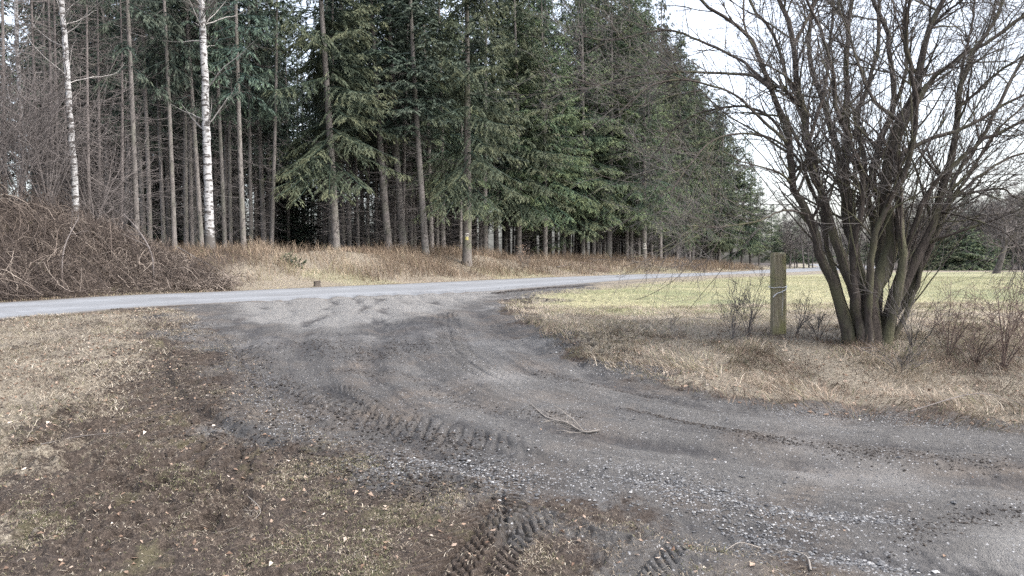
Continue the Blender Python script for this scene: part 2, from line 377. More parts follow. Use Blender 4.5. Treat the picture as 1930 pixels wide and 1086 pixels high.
def mat_needles(name, dark, mid, tip):
    g = NT(name); oi = g.n.new("ShaderNodeObjectInfo")
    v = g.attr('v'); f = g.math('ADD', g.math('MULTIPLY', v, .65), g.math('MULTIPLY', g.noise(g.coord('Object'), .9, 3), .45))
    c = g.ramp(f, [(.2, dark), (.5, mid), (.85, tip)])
    h = g.n.new("ShaderNodeHueSaturation"); g.l.new(c, h.inputs['Color']); g.l.new(g.rng(oi.outputs['Random'], 0, 1, .7, 1.25), h.inputs['Value'])
    g.l.new(g.rng(oi.outputs['Random'], 0, 1, .85, 1.1), h.inputs['Saturation']); g.l.new(g.rng(oi.outputs['Random'], 0, 1, .465, .51), h.inputs['Hue'])
    g.color(h.outputs[0]); g.b.inputs['Roughness'].default_value = .7; return g.m
def mat_blade(name, stops, stops2=None):
    g = NT(name); c = g.ramp(g.attr('v'), stops)
    if stops2: c = g.mix(g.attr('g'), c, g.ramp(g.attr('v'), stops2))
    g.color(c); g.b.inputs['Roughness'].default_value = .75
    tr = g.n.new("ShaderNodeBsdfTranslucent"); g.l.new(c, tr.inputs[0]); mx = g.n.new("ShaderNodeMixShader"); mx.inputs[0].default_value = .2
    g.l.new(g.b.outputs[0], mx.inputs[1]); g.l.new(tr.outputs[0], mx.inputs[2]); g.l.new(mx.outputs[0], g.out.inputs[0]); return g.m
def mat_plain(name, c1, c2, scale=20, rough=.85, bd=.005):
    g = NT(name); n = g.noise(g.coord('Object'), scale, 5); g.color(g.ramp(n, [(.35, c1), (.65, c2)])); g.bump(n, bd, .8); g.b.inputs['Roughness'].default_value = rough; return g.m

M_ground = mat_ground(); M_road = mat_road()
M_spruce = mat_bark("spruce_bark", (.042, .038, .037), (.25, .232, .218), moss=(.1, .11, .08), sc_=(9, 9, 5), rings=True, mossamt=.4)
M_marked = mat_bark("big_spruce_bark", (.05, .045, .041), (.23, .21, .195), moss=(.1, .12, .065), sc_=(9, 9, 5), rings=True)
M_dead_shaded = mat_bark("shaded_dead_twig_bark", (.045, .041, .04), (.12, .11, .107), sc_=(5, 5, 5), bd=.003)  # darker copy of the dead twig bark: forest shade put into the colour
M_dead = mat_bark("dead_twig_bark", (.065, .058, .057), (.2, .18, .172), sc_=(5, 5, 5), bd=.003)
M_shrub = mat_bark("shrub_bark", (.024, .019, .017), (.11, .094, .083), moss=(.1, .1, .06), sc_=(16, 16, 4), bd=.03, mossamt=.75)
M_twig = mat_bark("bare_twig_bark", (.04, .036, .035), (.17, .156, .148), sc_=(6, 6, 6), bd=.002)
M_bram = mat_bark("bramble_bark", (.05, .036, .032), (.22, .175, .155), sc_=(3, 3, 3), bd=.002)
M_birch = mat_birch()
M_birchtwig = mat_bark("birch_branch_bark", (.2, .19, .185), (.36, .35, .34), sc_=(5, 5, 5), bd=.003)
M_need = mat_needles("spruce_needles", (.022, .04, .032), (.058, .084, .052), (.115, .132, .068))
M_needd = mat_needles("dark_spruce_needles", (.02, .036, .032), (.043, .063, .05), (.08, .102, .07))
M_straw = mat_blade("dry_grass_blades", [(0, (.045, .035, .03)), (.35, (.125, .1, .078)), (.65, (.23, .195, .152)), (1, (.46, .42, .35))], [(0, (.04, .042, .024)), (.5, (.1, .1, .058)), (1, (.2, .19, .11))])
M_verge = mat_blade('verge_grass_blades', [(0, (.04, .027, .021)), (.35, (.125, .092, .07)), (.65, (.235, .185, .142)), (1, (.44, .39, .32))], [(0, (.04, .042, .024)), (.5, (.1, .1, .058)), (1, (.2, .19, .11))])
M_bank = mat_blade("tall_brown_grass", [(0, (.055, .039, .029)), (.4, (.155, .118, .088)), (.75, (.275, .215, .16)), (1, (.43, .355, .27))], [(0, (.1, .09, .05)), (.5, (.19, .17, .1)), (1, (.3, .28, .17))])
M_fieldg = mat_blade("field_grass_blades", [(0, (.14, .14, .07)), (.5, (.24, .235, .13)), (1, (.34, .32, .2))], [(0, (.2, .17, .12)), (.5, (.32, .28, .2)), (1, (.43, .39, .3))])
M_leaf = mat_blade("fallen_leaves", [(0, (.11, .07, .05)), (.4, (.22, .155, .115)), (.75, (.34, .27, .22)), (1, (.48, .43, .38))])
M_stone = mat_blade("gravel_stone", [(0, (.04, .04, .044)), (.5, (.09, .092, .097)), (.85, (.17, .174, .18)), (1, (.34, .34, .34))])

# ------------------------------------------------------------------ ground sheet
def build_ground():
    a0 = math.radians(38)
    ang = np.concatenate([np.linspace(-math.pi, -a0, 50)[:-1], np.linspace(-a0, a0, 680), np.linspace(a0, math.pi, 50)[1:]])
    r = [.6]
    while r[-1] < 1500:
        q = r[-1]; r.append(q * (1.12 if q < 2.9 else 1.0022 if q < 6 else 1.0034 if q < 13 else 1.0065 if q < 50 else 1.012 if q < 140 else 1.1))
    r = np.array(r); A, Rr = np.meshgrid(ang, r); X = (Rr * np.sin(A)).ravel(); Y = (Rr * np.cos(A)).ravel()
    z, d, sr, st, s, t, inm = H(X, Y, True, True)
    na, nr = len(ang), len(r)
    V = np.stack([X, Y, z], 1); V = np.vstack([V, [[0, 0, 0]]])
    i = (np.arange(nr - 1)[:, None] * na + np.arange(na - 1)[None]).ravel()
    Q = np.stack([i, i + 1, i + na + 1, i + na], 1)[:, ::-1]
    j = np.arange(na - 1); T = np.stack([np.full(na - 1, nr * na), j, j + 1], 1)[:, ::-1]
    nn = (fbm(X * .9, Y * .9, 91, 4) - .5)
    gry = sstep(-.7, .45, st + (fbm(X * 1.3, Y * 1.3, 92, 5) - .5) * 2.2)
    straw1 = sdp(X, Y, GP((-400, 640), (0, 606), (300, 584), (345, 600), (300, 640), (235, 700), (215, 760), (90, 830), (-60, 900), (-500, 880)))
    stw = sstep(-.7, .6, straw1 + nn * 1.6) * (.85 - .35 * sstep(.4, .62, fbm(X * 2.6, Y * 2.6, 19, 3)))
    fld = sdp(X, Y, FIELD); grn = sstep(-1.2, 2.5, fld + nn * 3) * np.where(d > 0, 0, 1)
    right = (X > .5) & (Y > 5.6) & (st < 0) & (d < 0) & (Y < 85)
    stw = np.maximum(stw, .75 * (1 - sstep(-4.0, -2.4, X + .55 * (Y - 5) + 1.2 * nn)) * sstep(.3, .6, fbm(X * 1.8, Y * 1.8, 18, 4)) * (Y < 12))
    stw = np.where(right, np.maximum(stw, 1. - .3 * sstep(13, 9, Y) * sstep(.3, .6, fbm(X * 2, Y * 2, 14, 3))), stw)
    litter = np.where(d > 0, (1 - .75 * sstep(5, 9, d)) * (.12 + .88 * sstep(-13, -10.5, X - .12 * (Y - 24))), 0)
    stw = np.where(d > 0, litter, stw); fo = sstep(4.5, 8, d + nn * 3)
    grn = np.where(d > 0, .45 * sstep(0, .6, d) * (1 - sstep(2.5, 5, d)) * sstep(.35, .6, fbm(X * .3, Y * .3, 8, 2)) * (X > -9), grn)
    gry = np.where((d > 0), 0, gry)
    # dark wet soil: old ruts and the patch in the turning area
    dk = np.zeros(len(X))
    for poly, w, a in [(smooth(GP((430, 655), (480, 705), (590, 760), (740, 812), (900, 850)), 3), .5, .75), (smooth(GP((520, 640), (640, 668), (760, 640), (800, 600)), 3), .38, .95),
                       (smooth(GP((930, 553), (1000, 545), (1100, 538), (1250, 528)), 3), .5, .8), (smooth(GP((950, 570), (1000, 566), (1050, 574)), 3), .3, .7),
                       (smooth(GP((640, 700), (760, 700), (900, 770), (1100, 790)), 3), .18, .55), (smooth(GP((1180, 770), (1350, 815), (1500, 838)), 3), .2, .75), (smooth(GP((1650, 860), (1930, 880)), 2), .3, .55),
                       (smooth(GP((1000, 700), (1100, 720), (1250, 745)), 2), .15, .5), (smooth(GP((340, 700), (450, 800), (640, 870)), 3), .4, .45), (smooth(GP((690, 935), (760, 930), (860, 925)), 2), .2, .7),
                       (smooth(GP((1700, 1035), (1800, 980), (1930, 960)), 2), .15, .5), (smooth(GP((0, 600), (200, 590), (330, 590)), 2), .25, .45)]:
        q, _, _ = seg_min(X, Y, poly); dk = np.maximum(dk, a * .8 * (1 - sstep(-w * .4, w * 1.8, q + (nn * 1.4 + (fbm(s * 1.3, t * 5, 97, 4) - .5) * 2.6) * w)))
    dk = np.maximum(dk, .75 * inm * sstep(.3, .62, fbm(s * 1.1, t * 2.5, 71, 4)))
    grv = np.zeros(len(X))
    for poly, w in [(GP((640, 875), (900, 890), (1100, 920)), .35), (GP((1180, 900), (1330, 945), (1500, 985), (1650, 990)), .3), (GP((1480, 775), (1600, 790), (1800, 805)), .15), (GP((1080, 655), (1180, 700)), .3), (GP((650, 890), (560, 800), (500, 720)), .25), (GP((1560, 1050), (1700, 1070)), .2)]:
        q, _, _ = seg_min(X, Y, poly); grv = np.maximum(grv, 1 - sstep(w * .3, w * 1.7, q))
    grv = np.maximum(grv, .25 * gry)
    pale = sstep(-.5, .5, sdp(X, Y, GP((430, 572), (480, 612), (640, 622), (760, 600), (900, 566), (960, 548), (700, 553))) + nn * 1.6)
    pale = np.maximum(pale, .8 * sstep(-.3, .2, sdp(X, Y, GP((1840, 1100), (1880, 1000), (2000, 960), (2100, 1100))) + nn * .5))
    for poly, w in [(smooth(GP((1000, 640), (1100, 720), (1300, 790), (1930, 850)), 3), .22), (smooth(GP((900, 650), (1020, 760), (1300, 860), (1930, 930)), 3), .3), (smooth(GP((760, 690), (900, 790), (1100, 870), (1400, 920)), 3), .2), (smooth(GP((870, 590), (930, 660), (1060, 730)), 3), .18)]:
        q, _, _ = seg_min(X, Y, poly); pale = np.maximum(pale, .25 * (1 - sstep(w * .2, w * 1.8, q + (fbm(s * .9, t * 4, 96, 4) - .5) * 2.4 * w)))
    pale *= 1 - sstep(.3, .8, dk)
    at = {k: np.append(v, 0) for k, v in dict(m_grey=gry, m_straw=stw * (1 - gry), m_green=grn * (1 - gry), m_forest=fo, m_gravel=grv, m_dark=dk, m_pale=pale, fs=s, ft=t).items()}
    _, _, tn = seg_min(X, Y, NEAR); dn = np.abs(tn); df = np.abs(d)
    at['edge'] = np.append(np.clip(1 - np.minimum(dn, df) / .6, 0, 1), 0)
    fr = dn / (dn + df + 1e-6); at['wheel'] = np.append(np.exp(-((fr - .28) / .08) ** 2) + np.exp(-((fr - .72) / .08) ** 2), 0)
    Qc = Q.mean(1).astype(int); ctr = V[Q].mean(1)
    zone = np.zeros(len(Q), int)
    zone[sdp(ctr[:, 0], ctr[:, 1], FIELD) > 0] = 2
    zone[sdp(ctr[:, 0], ctr[:, 1], TRACK) > 0] = 1
    zone[sdp(ctr[:, 0], ctr[:, 1], ROAD) > 0] = 3
    zone[(d[Q].min(1) > 0)] = 4
    for k, (nm, mt) in enumerate([('ground', M_ground), ('dirt_track', M_ground), ('field', M_ground), ('road', M_road), ('bank', M_ground)]):
        q = Q[zone == k]; fs = [q] + ([T] if k == 0 else [])
        used = np.unique(np.concatenate([f.ravel() for f in fs])); mp = np.full(len(V), -1); mp[used] = np.arange(len(used))
        o = mesh_obj(nm, V[used], [mp[f] for f in fs], mt, None, {a: b[used] for a, b in at.items()}, True)
        tag(o, kind='structure')
build_ground()

# ------------------------------------------------------------------ grass, litter, stones
def blades(x, y, z, h, w, lean, rs, v, g=None, segs=2, az=None):
    n = len(x); az = rs.uniform(0, 2 * math.pi, n) if az is None else az
    dx, dy = np.cos(az), np.sin(az); fx = rs.uniform(0, 2 * math.pi, n); wx, wy = np.cos(fx) * w / 2, np.sin(fx) * w / 2
    base = np.stack([x, y, z - .01], 1); W = np.stack([wx, wy, 0 * wx], 1)
    def pt(t):
        hor = h * np.sin(lean) * t ** 1.4; up = h * np.cos(lean) * (t - .25 * t * t) + .012 * np.sin(t * 3.1)
        return base + np.stack([dx * hor, dy * hor, up], 1)
    V = np.stack([base - W, base + W, pt(.5) + W * .8, pt(.5) - W * .8, pt(1.)], 1)
    i = np.arange(n)[:, None] * 5
    vv = np.repeat(v, 5); A = dict(v=vv)
    if g is not None: A['g'] = np.repeat(g, 5)
    return V.reshape(-1, 3), np.concatenate([i + [[0, 1, 2, 3]]]), i + [[3, 2, 4]], A
def pts_in(poly, n, rs, dens=None, margin=0.):
    P = np.array(poly); lo, hi = P.min(0) - margin, P.max(0) + margin; xs, ys = [], []; got = 0
    for _ in range(60):
        x = rs.uniform(lo[0], hi[0], n); y = rs.uniform(lo[1], hi[1], n); m = sdp(x, y, poly) > -margin * rs.uniform(0, 1, n)
        if dens is not None: m &= rs.uniform(0, 1, n) < dens(x, y)
        xs.append(x[m]); ys.append(y[m]); got += m.sum()
        if got >= n: break
    return np.concatenate(xs)[:n], np.concatenate(ys)[:n]
def clump(x, y, f, seed, lo=.35, hi=.65): return sstep(lo, hi, fbm(x * f, y * f, seed, 3))
rs = np.random.RandomState(11)
LEFTV = GP((-300, 640), (0, 606), (300, 584), (350, 598), (300, 640), (235, 700), (215, 760), (90, 830), (-60, 900), (-500, 880))
mb = MB()
x, y = pts_in(LEFTV, 42000, rs, lambda x, y: .25 + .75 * clump(x, y, 1.6, 3), .35)
h = rs.uniform(.05, .16, len(x)); v = np.clip(rs.normal(.55, .22, len(x)) + .3 * (clump(x, y, 2.5, 6) - .5), 0, 1)
V, Q, T, A = blades(x, y, H(x, y), h, rs.uniform(.003, .007, len(x)), np.radians(rs.uniform(45, 88, len(x))), rs, v, (rs.uniform(0, 1, len(x)) < .18 * clump(x, y, 1.2, 9)).astype(float))
mb.add(V, Q, T, **A)
# sparse tufts over the churned brown earth
BROWN = GP((-300, 900), (90, 830), (215, 760), (240, 690), (330, 610), (420, 640), (470, 740), (560, 810), (700, 880), (900, 930), (1050, 975), (1400, 1050), (1500, 1100), (-300, 1140))
x, y = pts_in(BROWN, 30000, rs, lambda x, y: (.05 + .95 * clump(x, y, 2.6, 13, .48, .72)) * (1 - .93 * (treads(x, y)[1] > .2)), .1)
h = rs.uniform(.015, .055, len(x)); v = np.clip(rs.normal(.5, .22, len(x)), 0, 1)
V, Q, T, A = blades(x, y, H(x, y), h, rs.uniform(.003, .006, len(x)), np.radians(rs.uniform(40, 88, len(x))), rs, v, (rs.uniform(0, 1, len(x)) < .1 + .45 * clump(x, y, 1.1, 15)).astype(float))
mb.add(V, Q, T, **A)
x, y = pts_in(BROWN + [], 34000, rs, lambda x, y: .25 + .75 * clump(x, y, 3.1, 113), .3)
V, Q, T, A = blades(x, y, H(x, y) + .004, rs.uniform(.02, .09, len(x)), rs.uniform(.002, .0045, len(x)), np.radians(rs.uniform(82, 92, len(x))), rs, np.clip(rs.normal(.45, .28, len(x)), 0, 1), 0 * x); mb.add(V, Q, T, **A)
x, y = pts_in(TRACK[:14] + TRACK[17:], 5000, rs, lambda x, y: .1 + .9 * clump(x, y, 1.3, 117))
V, Q, T, A = blades(x, y, H(x, y) + .004, rs.uniform(.02, .08, len(x)), rs.uniform(.0015, .003, len(x)), np.radians(rs.uniform(82, 92, len(x))), rs, np.clip(rs.normal(.4, .28, len(x)), 0, 1), 0 * x); mb.add(V, Q, T, **A)
tag(mb.build('dry_grass', M_straw), 'short straw grass flattened over the left roadside verge and churned mud', 'grass', kind='stuff')

RIGHTV = GP((945, 572), (1000, 578), (1200, 582), (1450, 574), (1700, 572), (1930, 572), (2700, 590), (2700, 845)) + GP((1930, 818), (1800, 808), (1600, 793), (1400, 763), (1240, 725), (1100, 680), (1040, 642), (985, 603))
mb = MB()
def rd(x, y): return (.3 + .7 * clump(x, y, 1.3, 23)) * (.35 + .65 * sstep(14.5, 10.5, y) if False else 1)
x, y = pts_in(RIGHTV, 155000, rs, rd, .12)
cl = clump(x, y, 1.1, 27); nearst = 1 - sstep(10.8, 12.5, y)
h = rs.uniform(.08, .2, len(x)) * (.7 + .9 * cl * nearst); az = fbm(x * 1.4, y * 1.4, 33, 2) * 14 + rs.normal(0, .5, len(x))
v = np.clip(rs.normal(.42, .2, len(x)) + .4 * sstep(10.5, 12.5, y) + .5 * (clump(x, y, 1.6, 29) - .5) * (1 - .6 * sstep(10.5, 12.5, y)), 0, 1)
lean = np.radians(np.clip(rs.normal(66, 16, len(x)), 5, 89))
V, Q, T, A = blades(x, y, H(x, y) + rs.uniform(0, .04, len(x)), h, rs.uniform(.003, .0065, len(x)), lean, rs, v, (rs.uniform(0, 1, len(x)) < .12 + .3 * clump(x, y, .9, 35)).astype(float), az=az)
mb.add(V, Q, T, **A)
tag(mb.build('dry_grass', M_verge), 'matted pale brown grass round the wooden post and bare shrub', 'grass', kind='stuff')
# grass on the field
mb = MB()
fx = rs.uniform(0, 1, 90000) ** .6; y = 12 + fx * 34; x = rs.uniform(-.12, .78, len(y)) * y
m = (sdp(x, y, FIELD) > -.3) & (sdp(x, y, ROAD) < -.3); x, y = x[m], y[m]
v = np.clip(rs.normal(.5, .2, len(x)) + .3 * (clump(x, y, .5, 44) - .5), 0, 1)
gg = (rs.uniform(0, 1, len(x)) < .12 + .6 * (1 - sstep(-1, 6, sdp(x, y, FIELD) + 4 * (fbm(x * .4, y * .4, 40, 3) - .5)))).astype(float)
V, Q, T, A = blades(x, y, H(x, y), rs.uniform(.04, .1, len(x)), rs.uniform(.006, .013, len(x)), np.radians(rs.uniform(10, 75, len(x))), rs, v, gg)
mb.add(V, Q, T, **A)
tag(mb.build('field_grass', M_fieldg), 'short pale green grass growing on the open field', 'grass', kind='stuff')
# tall brown grass on the bank beyond the road
mb = MB()
n = 380000; y = rs.uniform(18, 100, n) ** 1.0; x = rs.uniform(-.72, .42, n) * y
d = sdp(x, y, BEYOND)
pxx = CX + F * x / y
entr = sstep(430, 520, pxx) * (1 - sstep(640, 720, pxx))
dens = np.maximum(.1 + .9 * sstep(180, 300, pxx), .9 * (1 - sstep(1.0, 1.8, d))) * (1 - .1 * entr) * sstep(.15, .6, d) * (1 - sstep(6.5, 10, d)) * (.35 + .65 * clump(x, y, .7, 50))
dens *= np.where(d < 1.2 * entr + .3, .7, 1)
m = rs.uniform(0, 1, n) < dens; x, y, d, pxx, entr = x[m], y[m], d[m], pxx[m], entr[m]
tall = sstep(.9, 2.2, d - .7 * entr) * (.55 + .6 * clump(x, y, .5, 52)) * np.where(pxx < 470, .6, 1)
h = (.12 + .95 * tall) * rs.uniform(.6, 1.15, len(x)) * (1 - .25 * entr)
v = np.clip(rs.normal(.42, .2, len(x)) + .3 * (clump(x, y, .9, 55) - .5) + .22 * entr + .3 * (1 - sstep(.6, 1.6, d)), 0, 1)
gg = (rs.uniform(0, 1, len(x)) < .04 + .55 * entr * (1 - sstep(1.5, 4.5, d)) + .3 * (1 - sstep(.4, 1.2, d))).astype(float)
V, Q, T, A = blades(x, y, H(x, y, False), h, rs.uniform(.008, .018, len(x)) * (.6 + y / 60), np.radians(rs.uniform(8, 60, len(x))), rs, v, gg, az=rs.normal(-1.7, 1.3, len(x)))
mb.add(V, Q, T, **A)
tag(mb.build('tall_grass', M_bank), 'tall brown dry grass covering the bank below the spruce forest', 'grass', kind='stuff')
# fallen leaves
def leaves(x, y, z, size, rs, v):
    n = len(x); a = rs.uniform(0, 2 * math.pi, n); t = rs.normal(0, .35, (n, 2)); L = size; W = size * rs.uniform(.45, .75, n)
    U = norm(np.stack([np.cos(a), np.sin(a), t[:, 0]], 1)); Wv = norm(np.stack([-np.sin(a), np.cos(a), t[:, 1]], 1)); C = np.stack([x, y, z + size * .18], 1)
    cu = rs.uniform(-.25, .35, n)[:, None] * np.array([[0, 0, 1.]])
    V = np.stack([C - U * L[:, None] / 2, C - U * .1 * L[:, None] + Wv * W[:, None] / 2 + cu * L[:, None], C + U * L[:, None] / 2, C - U * .1 * L[:, None] - Wv * W[:, None] / 2 + cu * L[:, None]], 1).reshape(-1, 3)
    i = np.arange(n)[:, None] * 4; return V, i + [[0, 1, 2]], i + [[0, 2, 3]], np.repeat(v, 4)
mb = MB()
for poly, n, sz, dn in [(LEFTV, 2600, (.02, .055), lambda x, y: clump(x, y, 1.2, 63, .4, .6)), (BROWN, 900, (.015, .045), None), (RIGHTV, 2200, (.025, .06), lambda x, y: 1 - .8 * sstep(9.5, 12, y)), (TRACK[:14] + TRACK[17:], 120, (.015, .035), None)]:
    x, y = pts_in(poly, n, rs, dn); V, T1, T2, v = leaves(x, y, H(x, y), rs.uniform(*sz, len(x)), rs, np.clip(rs.normal(.42, .25, len(x)), 0, 1)); mb.add(V, None, np.vstack([T1, T2]), v=v)
tag(mb.build('leaf_litter', M_leaf), 'scattered pale brown fallen leaves on the verges', 'leaves', kind='stuff')
# gravel
OC = np.array([[1, 0, 0], [0, 1, 0], [-1, 0, 0], [0, -1, 0], [0, 0, 1], [0, 0, -1], [.6, .6, .45], [-.6, .65, .4], [-.6, -.6, .5], [.62, -.6, .4]], float)
OF = np.array([[0, 6, 4], [6, 1, 4], [1, 7, 4], [7, 2, 4], [2, 8, 4], [8, 3, 4], [3, 9, 4], [9, 0, 4], [0, 1, 6], [1, 2, 7], [2, 3, 8], [3, 0, 9], [1, 0, 5], [2, 1, 5], [3, 2, 5], [0, 3, 5]])
mb = MB()
def stones(x, y, r, dv=0.):
    n = len(x); a = rs.uniform(0, 6.28, n); s = r[:, None] * np.stack([rs.uniform(.8, 1.4, n), rs.uniform(.6, 1, n), rs.uniform(.35, .65, n)], 1)
    P = OC[None] * (1 + rs.uniform(-.2, .2, (n, 10, 1))) * s[:, None]
    X = P[..., 0] * np.cos(a)[:, None] - P[..., 1] * np.sin(a)[:, None] + x[:, None]; Y = P[..., 0] * np.sin(a)[:, None] + P[..., 1] * np.cos(a)[:, None] + y[:, None]
    Z = P[..., 2] + (H(x, y) + r * .12)[:, None]; v = np.repeat(np.clip(rs.normal(.45 + dv * .5, .24, n), 0, 1), 10)
    mb.add(np.stack([X, Y, Z], -1).reshape(-1, 3), None, (np.arange(n)[:, None, None] * 10 + OF[None]).reshape(-1, 3), v=v)
for (a, b, n, w) in [((1190, 905), (1400, 950), 420, .13), ((1380, 960), (1560, 985), 260, .1), ((1290, 950), (1480, 1010), 260, .14), ((1530, 975), (1700, 985), 260, .07), ((760, 875), (900, 885), 300, .16), ((880, 880), (980, 925), 350, .12), ((1000, 905), (1300, 940), 300, .3),
                     ((640, 880), (780, 900), 300, .15), ((1500, 775), (1800, 803), 330, .1), ((1560, 1040), (1720, 1075), 250, .07), ((1090, 660), (1200, 700), 350, .3), ((470, 700), (600, 830), 250, .3), ((1400, 1000), (1500, 1040), 200, .12)]:
    A_, B_ = gp(*a), gp(*b); t = rs.uniform(0, 1, n); x = A_[0] + (B_[0] - A_[0]) * t + rs.normal(0, w, n); y = A_[1] + (B_[1] - A_[1]) * t + rs.normal(0, w, n) * .8
    stones(x, y, rs.uniform(.005, .013, n) * (1 + (rs.uniform(0, 1, n) < .06) * .6), .24)
x, y = pts_in(TRACK[:14] + TRACK[17:], 11000, rs, lambda x, y: .25 + .75 * clump(x, y, .9, 123)); stones(x, y, rs.uniform(.003, .009, len(x)) * (1 + (rs.uniform(0, 1, len(x)) < .03) * 1.5))
gmb = mb; mb = MB()
for pl, n, w, sz in [(GP((432, 655), (470, 705), (590, 762), (740, 812), (900, 852)), 2600, .34, .012), (GP((1180, 768), (1350, 812), (1520, 840)), 900, .1, .009), (GP((1560, 850), (1700, 862), (1930, 885)), 700, .16, .008), (GP((930, 553), (1000, 546), (1100, 539)), 700, .25, .03), (GP((950, 570), (1010, 566), (1060, 572)), 300, .2, .02),
                     (GP((640, 700), (760, 705), (900, 770), (1100, 790)), 700, .12, .009), (GP((345, 610), (300, 690), (340, 770), (470, 840), (640, 895), (800, 920)), 5200, .5, .013), (GP((690, 935), (800, 930), (900, 925)), 900, .2, .012), (GP((1700, 1030), (1800, 985), (1930, 965)), 400, .12, .008), (GP((560, 640), (680, 668), (790, 640)), 900, .4, .012), (GP((1000, 700), (1120, 725), (1260, 750)), 500, .1, .008)]:
    P = np.array(smooth(pl, 4)); k_ = rs.uniform(0, len(P) - 1.001, n); i_ = k_.astype(int); u_ = (k_ - i_)[:, None]; Q_ = P[i_] * (1 - u_) + P[i_ + 1] * u_ + rs.normal(0, w * .6, (n, 2))
    stones(Q_[:, 0], Q_[:, 1], sz * (.35 + 1.1 * rs.uniform(0, 1, n) ** 2))
tag(mb.build('soil_clods', mat_blade('crumbled_soil', [(0, (.014, .012, .011)), (.5, (.036, .031, .028)), (1, (.085, .072, .063))])), 'dark crumbled soil thrown up along the wheel tracks', 'soil', kind='stuff')
mb = gmb
tag(mb.build('gravel', M_stone), 'pale gravel stones lying on the dirt track', 'gravel', kind='stuff')

# ------------------------------------------------------------------ spruce prototypes
def trunk_mesh(hgt, r0, seed, bend=.12, k=10, flare=1.35, n=22, top=.12):
    q = np.random.RandomState(seed); t = np.linspace(0, 1, n) ** 1.15; z = t * hgt
    ph = q.uniform(0, 6.28, 2); P = np.stack([bend * np.sin(t * 3.1 + ph[0]) - bend * math.sin(ph[0]), bend * np.sin(t * 4 + ph[1]) - bend * math.sin(ph[1]), z - .25], 1)
    r = r0 * ((1 - t) * (1 - top) + top) * (1 + (flare - 1) * np.exp(-z / .25))
    V, Q = tubes(P[None], r[None], k); return V, Q, P, r
def at_h(P, r, z):
    return np.stack([np.interp(z, P[:, 2], P[:, 0]), np.interp(z, P[:, 2], P[:, 1]), z], 1), np.interp(z, P[:, 2], r)
def crown_mesh(P, r, hgt, z0, L, nb, seed, asym=0., droop=.5, lat=9, spr=5, dens=1., taper=.85, wk=1.):
    """needled branches; asym lengthens and lowers the branches on the local -Y side"""
    q = np.random.RandomState(seed); mb = MB()
    u = q.uniform(0, 1, nb) ** .85; az = q.uniform(0, 2 * math.pi, nb); side = .5 - .5 * np.sin(az)
    zlo = z0 + asym * (1 - side) * 3.5; z = zlo + (hgt - .3 - zlo) * u; tt = (z - z0) / (hgt - z0)
    Lb = L * (1 - tt) ** taper * (.65 + .45 * q.uniform(0, 1, nb)) * (1 + asym * .35 * (side - .4)) * (.62 + .38 * sstep(0, .12, tt)) + .15
    n = 6; s = np.linspace(0, 1, n)[None]; B, rb = at_h(P, r, z)
    el = np.radians(-22 + 55 * tt + q.normal(0, 6, nb))[:, None]
    hor = Lb[:, None] * s * np.cos(el); zz = Lb[:, None] * (np.sin(el) * s - droop * .42 * s ** 2 * (1 - tt)[:, None] + droop * .2 * s ** 4)
    azw = az[:, None] + q.normal(0, .12, (nb, 1)) * s
    BP = np.stack([B[:, 0:1] + np.cos(azw) * hor, B[:, 1:2] + np.sin(azw) * hor, B[:, 2:3] + zz], -1)
    V, Q = tubes(BP, (.012 + .008 * Lb)[:, None] * np.linspace(1, .25, n)[None], 3); mb.add(V, Q, v=.0)
    nl = np.maximum((Lb * lat * .75 * dens).astype(int), 4); idx = np.repeat(np.arange(nb), nl); c = len(idx)
    t = q.uniform(.12, 1, c) ** .85; C, D, _ = sample(BP, np.ones(BP.shape[:2]), idx, t)
    sd = np.where(q.uniform(0, 1, c) < .5, -1., 1.); S = norm(np.cross(D, [[0, 0, 1.]])) * sd[:, None]
    LL = (.2 + .36 * Lb[idx] * (1 - t) ** .8) * q.uniform(.55, 1.1, c)
    m = 4; w = np.linspace(0, 1, m)[None, :, None]
    LD = norm(D * .75 + S + q.normal(0, .12, (c, 3)))
    LP = C[:, None] + LD[:, None] * LL[:, None, None] * w - np.array([0, 0, 1.])[None, None] * (LL * (.25 + droop * .45))[:, None, None] * w ** 2
    ns = np.maximum((LL * spr * (8.5 if dens > .5 else 5) * dens).astype(int), 3); i2 = np.repeat(np.arange(c), ns); e = len(i2)
    t2 = q.uniform(.05, 1, e); C2, D2, _ = sample(LP, np.ones(LP.shape[:2]), i2, t2)
    sl_ = q.uniform(.12, .27, e); wd = wk * q.uniform(.009, .019, e) / math.sqrt(dens)
    X2 = norm(np.cross(D2, [[0, 0, 1.]])); d3 = norm(D2 + X2 * q.normal(0, .6, (e, 1)) + np.array([[0, 0, -1.]]) * q.uniform(0, .95, (e, 1)))
    nr = perp(d3, q); sdv = np.cross(d3, nr)
    kk = np.stack([C2, C2 + d3 * (sl_ * .45)[:, None] + sdv * wd[:, None], C2 + d3 * sl_[:, None], C2 + d3 * (sl_ * .45)[:, None] - sdv * wd[:, None]], 1).reshape(-1, 3)
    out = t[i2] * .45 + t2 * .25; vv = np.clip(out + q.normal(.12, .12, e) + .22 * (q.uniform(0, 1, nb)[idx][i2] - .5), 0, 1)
    mb.add(kk, np.arange(e * 4).reshape(-1, 4), v=np.repeat(vv, 4)); return mb
